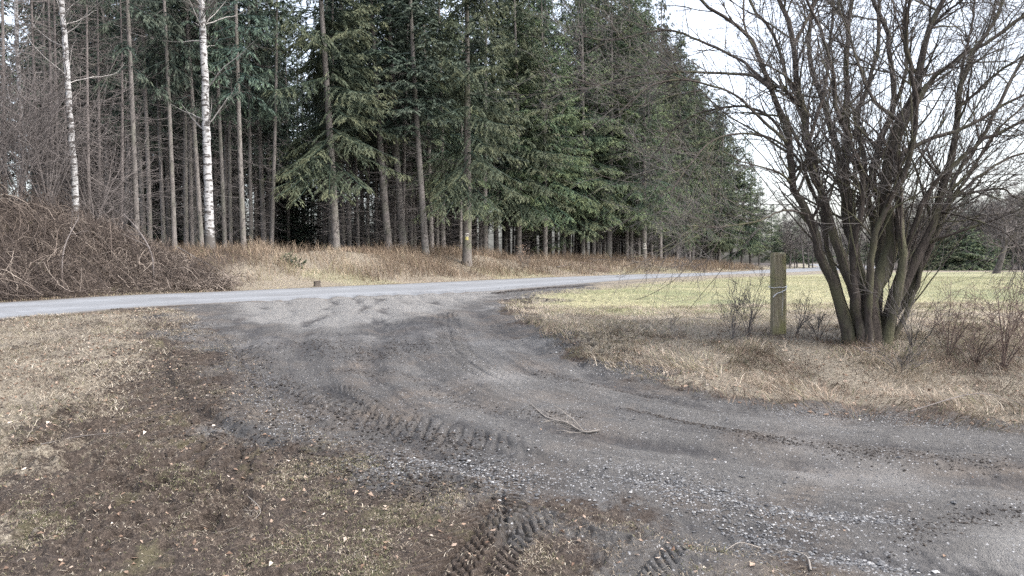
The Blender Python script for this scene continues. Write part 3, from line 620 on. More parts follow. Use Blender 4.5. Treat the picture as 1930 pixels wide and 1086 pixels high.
def dead_mesh(P, r, z0, z1, nb, Ln, seed, sub=4, up=.04):
    q = np.random.RandomState(seed); z = q.uniform(z0, z1, nb); B, rb = at_h(P, r, z); az = q.uniform(0, 6.28, nb)
    L = q.uniform(.25, 1, nb) ** 1.3 * Ln; n = 5; s = np.linspace(0, 1, n)[None]
    el = q.normal(-.12, .22, nb)[:, None]
    a2 = az[:, None] + q.normal(0, .25, (nb, 1)) * s
    BP = np.stack([B[:, :1] + np.cos(a2) * L[:, None] * s, B[:, 1:2] + np.sin(a2) * L[:, None] * s, B[:, 2:3] + L[:, None] * (el * s - .12 * s ** 2 + .22 * s ** 3)], -1)
    R0 = np.clip(.006 + .006 * L, .006, .02)[:, None] * np.linspace(1, .35, n)[None]
    mb = MB(); V, Q = tubes(BP, R0, 3); mb.add(V, Q)
    b2, r2 = grow(BP, R0, sub, (.25, .95), (35, 75), (Ln * .15, Ln * .4), 3, q, up=up, wob=.1, rf=.7, tip=.5); V, Q = tubes(b2, np.maximum(r2, .0035), 3); mb.add(V, Q)
    return mb
def make_spruce(hgt, r0, z0, L, nb, seed, asym=0., droop=.5, dead=(1.5, 9, 60, 1.5), needles=M_need, bark=M_spruce, dens=1., lat=9, spr=5, bend=.12):
    root = empty('spruce_tree', (0, 0, 0)); V, Q, P, r = trunk_mesh(hgt, r0, seed, bend)
    mesh_obj('trunk', V, [Q], bark, root, None, True)
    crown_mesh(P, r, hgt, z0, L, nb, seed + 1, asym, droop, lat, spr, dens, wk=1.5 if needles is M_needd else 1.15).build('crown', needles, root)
    if dead[2]: dead_mesh(P, r, dead[0], dead[1], dead[2], dead[3], seed + 2).build('dead_branchwork', M_dead_shaded, root, False)
    return root
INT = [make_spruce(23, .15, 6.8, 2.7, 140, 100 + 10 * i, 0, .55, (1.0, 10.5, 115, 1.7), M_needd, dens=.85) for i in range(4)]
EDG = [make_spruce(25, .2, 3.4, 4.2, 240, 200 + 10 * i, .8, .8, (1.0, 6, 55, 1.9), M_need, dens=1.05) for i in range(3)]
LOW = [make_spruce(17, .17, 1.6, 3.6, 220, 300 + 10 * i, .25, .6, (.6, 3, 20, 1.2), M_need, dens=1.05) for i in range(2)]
protos = INT + EDG + LOW; first = {p.name: True for p in protos}
def put(proto, x, y, scale, rz, label, group, cat='spruce', lean=(0, 0), sz=None):
    z = H1(x, y) if False else float(H(np.array([x]), np.array([y]), False)[0])
    rot = (lean[1], lean[0], rz); s = (scale, scale, sz if sz else scale)
    if first.get(proto.name):
        first[proto.name] = False; proto.location = (x, y, z); proto.rotation_euler = rot; proto.scale = s; tag(proto, label, cat, group); return proto
    return dup(proto, (x, y, z), rot, s, label, group, cat)
placed = []
def face(x, y): return math.atan2(-(x + 0) * .55, y)      # turn local -Y towards the road side
def lean_of(px0, py0, px1, py1, Y):
    """sideways lean that makes a trunk run from (px0,py0) up to (px1,py1)"""
    return math.atan2((px1 - px0), (py0 - py1))
#   px base, d beyond road, px at height y=60, proto list, width px, label
front = [
 (260, 6.5, 251, INT, 10, 'tall straight bare spruce trunk between the two birches, standing clear of its neighbours'),
 (284, 9.5, 277, INT, 6, 'thin dark spruce just right of the clear straight trunk between the birches'),
 (310, 11, 307, INT, 6, 'very thin spruce midway between the mound and the big birch'),
 (330, 7.5, 318, INT, 8, 'pale bare spruce whose trunk shows from the mound edge, left of the big birch'),
 (352, 9.5, 350, INT, 6, 'thin spruce second to the left of the big white birch'),
 (363, 10, 357, INT, 7, 'slender spruce close behind the big birch on its left'),
 (381, 8.5, 367, INT, 9, 'grey spruce immediately left of the big white birch trunk'),
 (425, 8.5, 418, INT, 7, 'grey spruce immediately right of the big white birch trunk'),
 (436, 12, 434, INT, 6, 'thin spruce second to the right of the big white birch'),
 (460, 7.5, 449, INT, 10, 'tall pale spruce with a long bare trunk right of the big birch'),
 (475, 11, 472, INT, 7, 'dark thin spruce just right of the tall pale bare trunk'),
 (512, 9, 524, INT, 7, 'thin spruce leaning right beside the dark forest opening'),
 (634, 7.5, 612, EDG, 15, 'thick spruce with low drooping green boughs at the right of the dark opening'),
 (660, 10.5, 652, INT, 8, 'spruce trunk just behind the bough-laden tree by the dark opening'),
 (676, 12, 672, INT, 7, 'thin grey spruce left of the pair of leaning thick trunks'),
 (693, 14, 692, INT, 7, 'narrow spruce deeper in, left of the pair of leaning thick trunks'),
 (734, 7, 700, INT, 15, 'left one of the pair of thick spruce trunks leaning left on the bank'),
 (761, 7, 732, INT, 16.5, 'right one of the pair of thick spruce trunks leaning left on the bank'),
 (803, 5, 785, INT, 13, 'rough barked spruce standing alone low on the grassy bank'),
 (813, 9, 806, INT, 10, 'grey spruce close behind the lone rough barked one'),
 (835, 9, 826, EDG, 10, 'spruce left of the tree with the trail mark'),
 (915, 9, 912, INT, 10, 'grey spruce just right of the tree with the yellow trail mark'),
 (936, 10, 932, EDG, 10, 'spruce beside the bright gap in the forest'),
 (978, 8, 972, EDG, 11, 'spruce behind the sapling with brown leaves'),
 (1027, 7.5, 1022, EDG, 10, 'spruce with big drooping green boughs right of the brown leaved sapling'),
 (1062, 8, 1058, LOW, 9, 'green spruce with boughs hanging almost to the bank above the pale log'),
 (1098, 7, 1092, EDG, 9, 'spruce with the outermost light green boughs above the brush pile'),
 (1147, 7, 1146, EDG, 11, 'spruce right of the brush pile on the bank'),
]
pr = np.random.RandomState(5); pos = []
for px, d0, pxt, kind, w, lab in front:
    X, Y = col(px, d0); p = kind[pr.randint(len(kind))]; pos.append((X, Y))
    z = float(H(np.array([X]), np.array([Y]), False)[0]); pyb = HZ - (z - CAMZ) * F / Y
    base_r = .15 if kind is INT else .2 if kind is EDG else .17
    r = w / 2 * Y / F; s = r / base_r / .93
    ln = lean_of(px, pyb, pxt, 60, Y)
    put(p, X, Y, np.clip(s, .7, 1.6), face(X, Y) if kind is not INT else pr.uniform(0, 6.28), lab, 'spruces along the edge of the forest', lean=(0, 0), sz=1.0)
    o = COL.objects[-1] if False else None
    # lean applied as a world rotation
    t = [q for q in bpy.data.objects if q.get('label') == lab][0]
    rz = t.rotation_euler[2]
    t.rotation_euler = (Matrix.Rotation(ln, 3, 'Y') @ Matrix.Rotation(rz, 3, 'Z')).to_euler()
# the thick spruce with the painted trail mark
def stripe(mbs, xc, z0, z1, w, P, r, yoff=.006):
    zc = (z0 + z1) / 2; B, rb = at_h(P, r, np.array([zc])); a0 = math.asin(min(.95, xc / rb[0])); da = w / rb[0]
    a = np.linspace(a0 - da / 2, a0 + da / 2, 7)
    rows = []
    for zz in (z0, z1):
        b, rr = at_h(P, r, np.array([zz])); rows.append(np.stack([b[0, 0] + (rr[0] + yoff) * np.sin(a), b[0, 1] - (rr[0] + yoff) * np.cos(a), np.full(7, zz)], 1))
    V = np.vstack(rows); i = np.arange(6); mbs.add(V, np.stack([i, i + 1, i + 8, i + 7], 1))
M_wpaint = mat_plain("white_trail_paint", (.36, .35, .32), (.5, .49, .46), 30, .7, .001)
M_ypaint = mat_plain("yellow_trail_paint", (.4, .36, .13), (.55, .5, .24), 30, .7, .001)
def marked_tree(px, d0, w, zmark, lab, yellow, proto, scale):
    X, Y = col(px, d0); z = float(H(np.array([X]), np.array([Y]), False)[0]); r0 = w / 2 * Y / F / .93
    root = empty('spruce_tree', (X, Y, z)); V, Q, P, r = trunk_mesh(22, r0, 777 + px, .06, 16, 1.25); tr = mesh_obj('trunk', V, [Q], M_marked, root, None, True)
    for ch in proto.children:
        if ch.name.startswith('trunk'): continue
        c = ch.copy(); COL.objects.link(c); c.parent = root; c.rotation_euler = (0, 0, face(X, Y))
    s = Y / F; zm = lambda py: CAMZ + (HZ - py) * s - z
    y0, y1 = zmark; hh = (y1 - y0)
    a = MB(); stripe(a, 0 + .01, zm(y0 + hh * .18), zm(y0), 6.5 * s, P, r); stripe(a, .01, zm(y0 + hh * .5), zm(y0 + hh * .36), 6.5 * s, P, r)
    if not yellow: stripe(a, .01, zm(y1), zm(y0 + hh * .75), 6.5 * s, P, r)
    a.build('white_trail_mark', M_wpaint, root)
    if yellow: a = MB(); stripe(a, .01, zm(y1), zm(y0 + hh * .5) - .004, 5.5 * s, P, r); a.build('yellow_trail_mark', M_ypaint, root)
    tag(root, lab, 'spruce', 'spruces along the edge of the forest'); pos.append((X, Y)); return root
marked_tree(880, 3.6, 17, (440, 453), 'thick spruce with a white and yellow trail mark painted on its trunk', True, EDG[1], 1)
marked_tree(1214, 5.0, 10, (459, 470), 'spruce with pale trail stripes among the low boughs further along the road', False, EDG[2], 1)
# receding edge of the forest towards the right: lower and lower trees
k = 0
for px, d0, top in [(1180, 8, 28), (1245, 6.5, 27), (1275, 7, 25.5), (1305, 6.5, 23.5), (1330, 7, 22.5), (1355, 5.5, 21.5), (1378, 6.5, 20), (1398, 5, 18.5), (1414, 6.5, 16), (1430, 5, 13.5)]:
    X, Y = col(px, d0); p = LOW[k % 2] if k % 3 else EDG[k % 3]; hh = 17 if p in LOW else 25; s = top / hh; k += 1; pos.append((X, Y))
    put(p, X, Y, min(s * 1.08, 1.15), pr.uniform(0, 6.28) if p in LOW else face(X, Y), ['first','second','third','fourth','fifth','sixth','seventh','eighth','ninth','tenth'][k-1]+' green spruce from the left in the shrinking row along the road to its bend', 'spruces receding along the road', sz=s)
# the rest of the forest: individual trees, nearest first
cand = []
for i in range(-40, 70):
    for j in range(0, 26):
        sx = i * 2.35 + pr.normal(0, .45); dd = 8.5 + j * 2.5 + pr.normal(0, .5)
        cand.append((sx, dd))
FA = np.array([p for p in FAR if 5 < p[1] < 120]); arc = np.concatenate([[0], np.cumsum(np.linalg.norm(np.diff(FA, axis=0), axis=1))])
rest = []
for sx, dd in cand:
    a = sx + 20
    if a > arc[-1] - 8: continue
    ext = min(a, 0); a = max(a, 0)
    bx, by = np.interp(a, arc, FA[:, 0]), np.interp(a, arc, FA[:, 1]); b2, b3 = np.interp(a + .5, arc, FA[:, 0]), np.interp(a + .5, arc, FA[:, 1])
    tx, ty = b2 - bx, b3 - by; l = math.hypot(tx, ty) + 1e-9; X, Y = bx - ty / l * dd + tx / l * ext, by + tx / l * dd + ty / l * ext
    px = CX + F * X / Y
    if px < -900 or Y < 16 or px > 1440: continue
    if 522 < px < 610 and dd < 24: continue
    if 921 < px < 950: continue
    if 640 < px and dd > 40: continue
    if px < 235 and dd < 13 and pr.uniform() < .5: continue
    if 2 < px < 66 and dd > 9.5: continue
    if px < 520 and 9 < dd < 24 and pr.uniform() < .42: continue
    if px < 62 and dd < 30 and pr.uniform() < .55: continue
    if any((X - u) ** 2 + (Y - v) ** 2 < 1.6 for u, v in pos): continue
    rest.append((math.hypot(X, Y) * (.55 if px > 1130 and dd < 18 else 1), X, Y, px, dd))
rest.sort(); nind = 0; far = []
for dist, X, Y, px, dd in rest:
    inf = -20 < px < 1440
    if nind < 236 and inf:
        nind += 1; kind = INT
        if px > 1150: kind = EDG if pr.uniform() < .75 else INT
        p = kind[pr.randint(len(kind))]
        if px > 1150: tp = np.interp(px, [1150, 1250, 1300, 1350, 1400, 1440], [28, 27, 25, 22, 19, 12]); s = tp / (23 if kind is INT else 25); sc1 = s
        else: sc1 = pr.uniform(.8, 1.08); s = pr.uniform(.9, 1.05)
        if px < 640: grp, lab = 'spruce trunks standing in the dark forest left of the opening', 'slender bare spruce standing in the dark rows behind the birches'
        elif px < 1150: grp, lab = 'spruce trunks standing in the forest behind the bank', 'slender spruce in the rows behind the trees on the grassy bank'
        else: grp, lab = 'spruces in the second row along the road', 'spruce in the dense second row behind the trees receding along the road'
        if 880 < px <= 1150: kind = EDG if pr.uniform() < .55 else INT; p = kind[pr.randint(len(kind))]; s = 1.12
        o = put(p, X, Y, sc1 if px > 1150 else sc1, pr.uniform(0, 6.28), lab, grp, sz=s)
        o.rotation_euler = (Matrix.Rotation(pr.normal(0, .018), 3, 'Y') @ Matrix.Rotation(o.rotation_euler[2], 3, 'Z')).to_euler()
    else: far.append((X, Y, px))
print('individual spruces', nind, 'mass', len(far))
# deep wood: one mass
mt = MB(); mc = MB()
lowV = []
for sd_ in range(3):
    V, Q, P, r = trunk_mesh(22, .15, 900 + sd_, .12, 6, 1.3, 8); c = crown_mesh(P, r, 22, 5.0, 2.9, 80, 950 + sd_, 0, .5, 4, 1.6, .4, wk=2.)
    lowV.append((V, Q, np.vstack(c.V), np.vstack(c.Q), np.concatenate(c.A['v'])))
for sd_ in range(2):
    V, Q, P, r = trunk_mesh(6.5, .07, 980 + sd_, .05, 5, 1.3, 5); c = crown_mesh(P, r, 6.5, .2, 2.2, 70, 990 + sd_, 0, .4, 4, 1.6, .4, wk=2.); lowV.append((V, Q, np.vstack(c.V), np.vstack(c.Q), np.concatenate(c.A['v'])))
light_block = []  # low spruces added to block horizon light and darken the depth
for _ in range(4000):
    Yq = pr.uniform(40, 100); pq = pr.uniform(-150, 905); Xq = (pq - CX) / F * Yq
    dq = float(sdp(np.array([Xq]), np.array([Yq]), BEYOND)[0]); lo = 27 if pq < 640 else 30
    if lo < dq < lo + 9 and not (-10 < pq < 76) and (pq < 850 or pr.uniform() < .3): light_block.append((Xq, Yq, -1))
    if len(light_block) > 230: break
fr_ = light_block + far[:330]
for X, Y, px in fr_:
    V, Q, cv, cq, ca = lowV[pr.randint(3) if px != -1 else 3 + pr.randint(2)]; s = pr.uniform(.85, 1.1); a = pr.uniform(0, 6.28); z = float(H(np.array([X]), np.array([Y]), False)[0]); Rm = np.array([[math.cos(a), -math.sin(a), 0], [math.sin(a), math.cos(a), 0], [0, 0, 1]])
    mt.add(V @ Rm.T * s + [X, Y, z], Q); mc.add(cv @ Rm.T * s + [X, Y, z], cq, v=ca)
wood = empty('forest', (-20, 70, 2)); tag(wood, 'far spruce wood with low spruces added to darken the depth of the forest', 'forest', kind='stuff')
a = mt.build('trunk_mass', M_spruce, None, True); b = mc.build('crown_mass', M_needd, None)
for o in (a, b): o.parent = wood; o.location = (20, -70, -2); o['kind'] = 'stuff'

# ------------------------------------------------------------------ birches
def birch(px, d0, w, trace, lab, seed, nbr=26):
    """trace: list of (px,py) along the trunk from base to top of the photo"""
    q = np.random.RandomState(seed); X, Y = col(px, d0); z = float(H(np.array([X]), np.array([Y]), False)[0]); s = Y / F
    pts = [(0, 0, -.25)] + [((a - px) * s, 0, CAMZ + (HZ - b) * s - z) for a, b in trace]; dx = (pts[-1][0] - pts[-2][0]) / (pts[-1][2] - pts[-2][2])
    for e in (2.5, 5, 7.5): pts.append((pts[-1][0] + dx * 2.5, .2, pts[-1][2] + 2.5))
    P = np.array(smooth(pts, 5)); P[1:, 0] += q.normal(0, .012, len(P) - 1); n = len(P); Ht = P[-1, 2]
    r = w / 2 * s * np.interp(P[:, 2], [-.3, .1, .6, 3, 12, Ht], [1.5, 1.25, 1.0, .9, .62, .12])
    root = empty('birch_tree', (X, Y, z)); V, Q = tubes(P[None], r[None], 14); low = np.repeat(np.clip(1 - P[:, 2] / 2.2, 0, 1), 14)
    mesh_obj('trunk', V, [Q], M_birch, root, {'low': low}, True)
    t0 = 5.6 / Ht; L1, R1 = grow(P[None], r[None] * .5, nbr, (t0, .97), (40, 80), (1.4, 4.6), 10, q, up=.035, wob=.13, rf=.42, tip=.2, bias=(.25, -.1, 0))
    R1 = np.clip(R1, .006, .05)
    for i in range(len(L1)):
        if i < 9 or True:
            pass
    V, Q = tubes(L1, R1, 5); m1 = MB(); m1.add(V, Q); m1.build('branchwork', M_birchtwig, root, True)
    L2, R2 = grow(L1, R1, 9, (.2, 1), (25, 60), (.5, 1.5), 5, q, up=-.02, wob=.14, rf=.5, tip=.4); R2 = np.clip(R2, .004, .02)
    L3, R3 = grow(L2, R2, 4, (.2, 1), (20, 60), (.25, .7), 4, q, up=-.1, wob=.15, rf=.6, tip=.5); R3 = np.clip(R3, .003, .01)
    m2 = MB(); V, Q = tubes(L2, R2, 3); m2.add(V, Q); V, Q = tubes(L3, R3, 3); m2.add(V, Q); m2.build('twigwork', M_twig, root)
    pos.append((X, Y)); return tag(root, lab, 'birch')
birch(397, 6.3, 17, [(396, 400), (394, 320), (393, 260), (392, 200), (390, 110), (388, 50), (387, 0)], 'big white birch with black marked trunk and bare crooked branches', 31)
birch(146, 6.0, 12, [(144, 340), (141, 280), (137, 210), (134, 140), (131, 70), (126, 0)], 'second white birch rising behind the bramble mound', 32, 20)
birch(49, 9.0, 9, [(48, 340), (46, 220), (43, 120), (42, 0)], 'thin pale birch near the left edge behind the mound', 33, 16)

# ------------------------------------------------------------------ bare bushes, saplings
def bush_mesh(seed, nst, hgt, spread, r0, lv=(6, 4), up=.07, wob=.1):
    q = np.random.RandomState(seed); az = q.uniform(0, 6.28, nst); n = 9; t = np.linspace(0, 1, n)[None]; sp = q.uniform(.1, 1, nst) ** .7 * spread; hh = hgt * q.uniform(.55, 1.05, nst)
    curve = q.uniform(.8, 2., nst)[:, None]
    P = np.stack([np.cos(az)[:, None] * sp[:, None] * t ** curve, np.sin(az)[:, None] * sp[:, None] * t ** curve, hh[:, None] * t ** .9 - .08], -1) + q.normal(0, .012 * hgt, (nst, n, 3)) * t[..., None]
    P[:, 0, :2] += q.normal(0, .06, (nst, 2)); R0 = r0 * q.uniform(.5, 1, nst)[:, None] * np.linspace(1, .25, n)[None]
    out = [(P, R0, 5)]; L, Rr = P, R0
    for i, c in enumerate(lv):
        L, Rr = grow(L, Rr, c, (.2, .97), (25, 60), (hgt * .32 / (1 + i * 1.1), hgt * .5 / (1 + i * 1.1)), 5 if i == 0 else 4, q, up=up, wob=wob, rf=.55, tip=.4); Rr = np.maximum(Rr, .0022); out.append((L, Rr, 3))
    return out
def bush(name, cat, seed, loc, lab, nst=10, hgt=3., spread=1.3, r0=.02, lv=(6, 4), mat=None, group=None, rmin=.002, up=.07):
    L = bush_mesh(seed, nst, hgt, spread, r0, lv, up=up); root = empty(name, loc); m = MB(); V, Q = tubes(L[0][0], np.maximum(L[0][1], rmin), 5); m.add(V, Q); m.build('stems' if False else 'stemwork', mat or M_twig, root, True)
    m = MB()
    for P, Rr, k_ in L[1:]:
        V, Q = tubes(P, np.maximum(Rr, rmin), 3); m.add(V, Q)
    m.build('twigwork', mat or M_twig, root); return tag(root, lab, cat, group)
def gz(x, y): return float(H(np.array([x]), np.array([y]), False)[0])
# thicket of bare young trees behind the mound
B = [(-15, 5.5, 4.6, 'bare grey bush at the left edge of the photo behind the mound'), (40, 5.2, 5.4, 'tall bare bush left of the second birch behind the mound'), (92, 5.6, 5.6, 'bare many stemmed bush just left of the second birch'), (180, 6.4, 4.4, 'bare bush with upswept twigs right of the second birch'), (222, 6.6, 2.8, 'small bare bush where the mound falls away'), (-70, 6, 6, 'bare bush at the far left corner of the thicket'), (120, 8.5, 6.5, 'bare young tree standing deeper behind the second birch')]
for i, (px, d0, hh, lab) in enumerate(B):
    X, Y = col(px, d0); bush('bare_bush', 'bush', 60 + i, (X, Y, gz(X, Y)), lab, 12, hh, 2.3, .028, (8, 4), M_dead, 'bare bushes behind the bramble mound', .006, up=.05)
# young dead-limbed trees in the thicket (thin bare poles with upswept branches)
for i, (px, d0, lab) in enumerate([(12, 7, 'bare thin pole tree at the left edge with upswept dead branches'), (78, 7.5, 'bare thin pole tree left of the second birch'), (104, 7.2, 'left one of two close thin poles left of the second birch'), (112, 7.3, 'right one of two close thin poles beside the second birch'), (170, 7.2, 'bare pole tree just right of the second birch'), (190, 7.8, 'bare dark pole with curved dead branches right of the second birch'), (228, 8.0, 'bare dark pole at the right end of the thicket')]):
    X, Y = col(px, d0); root = empty('dead_spruce', (X, Y, gz(X, Y))); V, Q, P, r = trunk_mesh(13, .085, 500 + i, .1, 7); mesh_obj('trunk', V, [Q], M_dead, root, None, True)
    dead_mesh(P, r, .6, 9, 95, 1.9, 520 + i, 5, up=.14).build('dead_branchwork', M_dead, root); tag(root, lab, 'dead tree', 'bare poles in the thicket left')
# bramble mound
def bramble(n, xr, rs_, Lr, rr, name, lab):
    """arching dead stems over the mound"""
    pxs = rs_.uniform(xr[0], xr[1], n); Y = np.empty(n); X = np.empty(n)
    dd = rs_.uniform(.5, 5.5, n) * np.interp(pxs, [-200, 300, 480], [1, .9, .45])
    YY = np.arange(14, 60, .15)
    for i in range(n):
        XX = (pxs[i] - CX) / F * YY; k_ = np.searchsorted(DT[int((pxs[i] + 300) / 20)], dd[i]) if False else 0
        X[i] = pxs[i]; Y[i] = dd[i]
    return X, Y
n = 7000; t = rs.uniform(0, 1, n)
FA2 = np.array([p for p in FAR if 8 < p[1] < 36]); ar2 = np.concatenate([[0], np.cumsum(np.linalg.norm(np.diff(FA2, axis=0), axis=1))])
i0 = np.interp(17.0, FA2[:, 1], ar2); i1 = np.interp(26.0, FA2[:, 1], ar2)
a = i0 + (i1 - i0) * rs.uniform(0, 1, n) ** 1.25; dd = rs.uniform(1.0, 6.0, n) * np.interp(a, [i0, i0 + (i1 - i0) * .6, i1], [1, 1, .6])
bx = np.interp(a, ar2, FA2[:, 0]); by = np.interp(a, ar2, FA2[:, 1]); tx = np.interp(a + .3, ar2, FA2[:, 0]) - bx; ty = np.interp(a + .3, ar2, FA2[:, 1]) - by; l = np.hypot(tx, ty) + 1e-9
X = bx - ty / l * dd; Y = by + tx / l * dd; Z = H(X, Y, False)
fall = np.interp(a, [i0, i0 + (i1 - i0) * .5, i1], [1., .8, .45])
az = rs.uniform(0, 6.28, n); L = rs.uniform(.5, 2.6, n) * fall; hh = rs.uniform(.05, .6, n) * L * rs.uniform(.4, 1.3, n); m = 7; s = np.linspace(0, 1, m)[None]
P = np.stack([X[:, None] + np.cos(az)[:, None] * L[:, None] * s, Y[:, None] + np.sin(az)[:, None] * L[:, None] * s * .8, 0 * s + Z[:, None]], -1)
P[..., 2] = H(P[..., 0].ravel(), P[..., 1].ravel(), False).reshape(n, m) + hh[:, None] * np.sin(s * math.pi * .95) + rs.uniform(0, .25, n)[:, None] * s; P += rs.normal(0, .05, P.shape)
RR = (.004 + .012 * rs.uniform(0, 1, n) ** 2.2)[:, None] * np.linspace(1, .5, m)[None]
tone = np.clip(rs.normal(.38, .25, n) + .3 * (a - i0) / (i1 - i0) * rs.uniform(0, 1, n), 0, 1)
mb = MB(); V, Q = tubes(P, RR, 3); mb.add(V, Q, v=np.repeat(tone, m * 3))
L2, R2 = grow(P, RR, 3, (.1, .95), (25, 75), (.2, .6), 4, rs, up=.04, wob=.2, rf=.65, tip=.6); V, Q = tubes(L2, np.maximum(R2, .003), 3); mb.add(V, Q, v=np.repeat(np.repeat(tone, 3), 12))
M_bst = mat_blade('bramble_stems', [(0, (.016, .012, .011)), (.4, (.06, .048, .042)), (.72, (.15, .122, .104)), (1, (.33, .285, .245))])
tag(mb.build('brambles', M_bst), 'tangled reddish brown dead brambles covering the mound left beyond the road', 'brambles', kind='stuff')
# fallen poles over the mound
def pole(name, pts, r, lab, mat, cat='branch', twigs=6, seed=0, k=6):
    P = np.array(smooth(pts, 4)); q = np.random.RandomState(seed); c = P[0].copy(); P = P - c; root = empty(name, tuple(c)); rr = np.linspace(r, r * .35, len(P))[None]
    V, Q = tubes(P[None], rr, k); m = MB(); m.add(V, Q); m.build('stem', mat, root, True)
    if twigs:
        L, Rr = grow(P[None], rr, twigs, (.2, .95), (20, 55), (.25 * np.linalg.norm(P[-1]), .45 * np.linalg.norm(P[-1])), 6, q, wob=.15, rf=.5, tip=.4); L[..., 2] = np.maximum(L[..., 2], -.0) if False else L[..., 2]
        L2, R2 = grow(L, Rr, 3, (.2, .95), (20, 55), (.08 * np.linalg.norm(P[-1]), .2 * np.linalg.norm(P[-1])), 4, q, wob=.15, rf=.6, tip=.5)
        for A_ in (L, L2):
            zz = H(A_[..., 0].ravel() + c[0], A_[..., 1].ravel() + c[1]).reshape(A_.shape[:2]) - c[2]; A_[..., 2] = np.clip(A_[..., 2], zz + .003, zz + .09 + np.maximum(P[:, 2].max(), 0))
        m = MB(); V, Q = tubes(L, Rr, 4); m.add(V, Q); V, Q = tubes(L2, np.maximum(R2, .001), 3); m.add(V, Q); m.build('twigwork', mat, root)
    return tag(root, lab, cat)
def onb(px, d0, up=0.): X, Y = col(px, d0); return (X, Y, gz(X, Y) + up)
pole('bare_sapling', [onb(290, 1.4, .0), onb(286, 1.9, .7), onb(262, 2.6, 1.0), onb(235, 3.3, 1.25)], .03, 'pale dead stem arching up out of the right side of the mound', M_dead, twigs=5, seed=3)
pole('bare_sapling', [onb(115, 1.2, .1), onb(122, 1.8, .9), onb(150, 2.4, 1.3)], .025, 'pale dead stem leaning up out of the middle of the mound', M_dead, twigs=5, seed=4)
pole('fallen_branch', [onb(335, 3.8, .6), onb(380, 3.2, .35), onb(425, 2.6, .12)], .03, 'long branch lying down the right end of the mound', M_twig, twigs=4, seed=5)

# sapling with brown leaves, small dark bush, log, brush pile, stump
X, Y = col(985, 2.6); o = bush('leafy_sapling', 'sapling', 71, (X, Y, gz(X, Y)), 'small sapling still holding pinkish brown dead leaves on the bank', 5, 1.7, .5, .014, (6, 4), M_twig, None, .004)
q = np.random.RandomState(4); n = 260; z = q.uniform(.5, 1.7, n); a = q.uniform(0, 6.28, n); rr = q.uniform(0, .5, n)
V, T1, T2, v = leaves(rr * np.cos(a), rr * np.sin(a), z, q.uniform(.05, .09, n), q, q.uniform(.2, .7, n)); m = MB(); m.add(V, None, np.vstack([T1, T2]), v=v); m.build('foliage', M_leaf, o)
X, Y = col(455, 2.0)
X, Y = col(551, 3.6); root = empty('small_fir_bough', (X, Y, gz(X, Y))); q = np.random.RandomState(8); P = np.array([[[-.55, 0, .35], [-.2, 0, .3], [.2, .05, .18], [.45, .05, .02]]]); rr = np.full((1, 4), .018)
V, Q = tubes(P, rr, 5); m = MB(); m.add(V, Q); m.build('stem', M_twig, root)
L, Rr = grow(P, rr, 60, (0, 1), (40, 95), (.25, .5), 5, q, up=.08, wob=.08, rf=.4, tip=.4); C, D, _ = sample(L, Rr, np.repeat(np.arange(60), 26), q.uniform(.1, 1, 1560)); e = 1560; d3 = norm(D + q.normal(0, .4, (e, 3))); sv = perp(d3, q); l_ = .07
kk = np.stack([C, C + d3 * .03 + sv * .012, C + d3 * l_, C + d3 * .03 - sv * .012], 1).reshape(-1, 3); m = MB(); V, Q = tubes(L, Rr, 3); m.add(V, Q, v=0.); m.add(kk, np.arange(e * 4).reshape(-1, 4), v=np.repeat(q.uniform(0, 1, e), 4)); m.build('foliage', M_need, root)
tag(root, 'small dark green fir bough lying in the grass before the dark opening', 'bough')
pole('fallen_log', [onb(1050, 3.0, .12), onb(1066, 3.2, .22), onb(1084, 3.4, .3)], .05, 'pale fallen log lying in the brown grass of the bank', M_dead, 'log', 0, 6)
for i, lab in enumerate(['long reddish branch on top of the brush pile on the bank', 'crooked branch in the middle of the brush pile on the bank', 'lowest branch of the brush pile nearest the road']):
    pole('brush_branch', [onb(1095 + 8 * i, 3.4 - .5 * i, .35 - .1 * i), onb(1120 + 6 * i, 2.9 - .4 * i, .3 - .08 * i), onb(1150 + 4 * i, 2.3 - .4 * i, .12)], .035, lab, M_bram, 'branch', 9, 20 + i)['group'] = 'branches of the brush pile'
X, Y = col(597, .45); q = np.random.RandomState(2); root_z = gz(X, Y)
a = np.arange(14) / 14 * 2 * math.pi; rings = []
for z, r in [(-.05, .15), (.02, .135), (.1, .12), (.2, .118), (.215, .11), (.2, .09)]: rings.append(np.stack([np.cos(a) * r * (1 + .1 * np.sin(3 * a + 1)), np.sin(a) * r * (1 + .1 * np.sin(3 * a + 1)), np.full(14, z) + .015 * np.cos(a)], 1))
V = np.vstack(rings + [[[0, 0, .195]]]); Q = []; T = [[70 + j, 70 + (j + 1) % 14, 84] for j in range(14)]
for i in range(5):
    for j in range(14): Q.append([i * 14 + j, i * 14 + (j + 1) % 14, (i + 1) * 14 + (j + 1) % 14, (i + 1) * 14 + j])
o = mesh_obj('tree_stump', V, [np.array(Q), np.array(T)], mat_plain("stump_wood", (.03, .026, .024), (.1, .085, .07), 25), None, None, False, (X, Y, root_z)); o.scale = (1.15, 1.15, 1.2)
tag(o, 'small dark stump at the far edge of the asphalt road', 'stump')

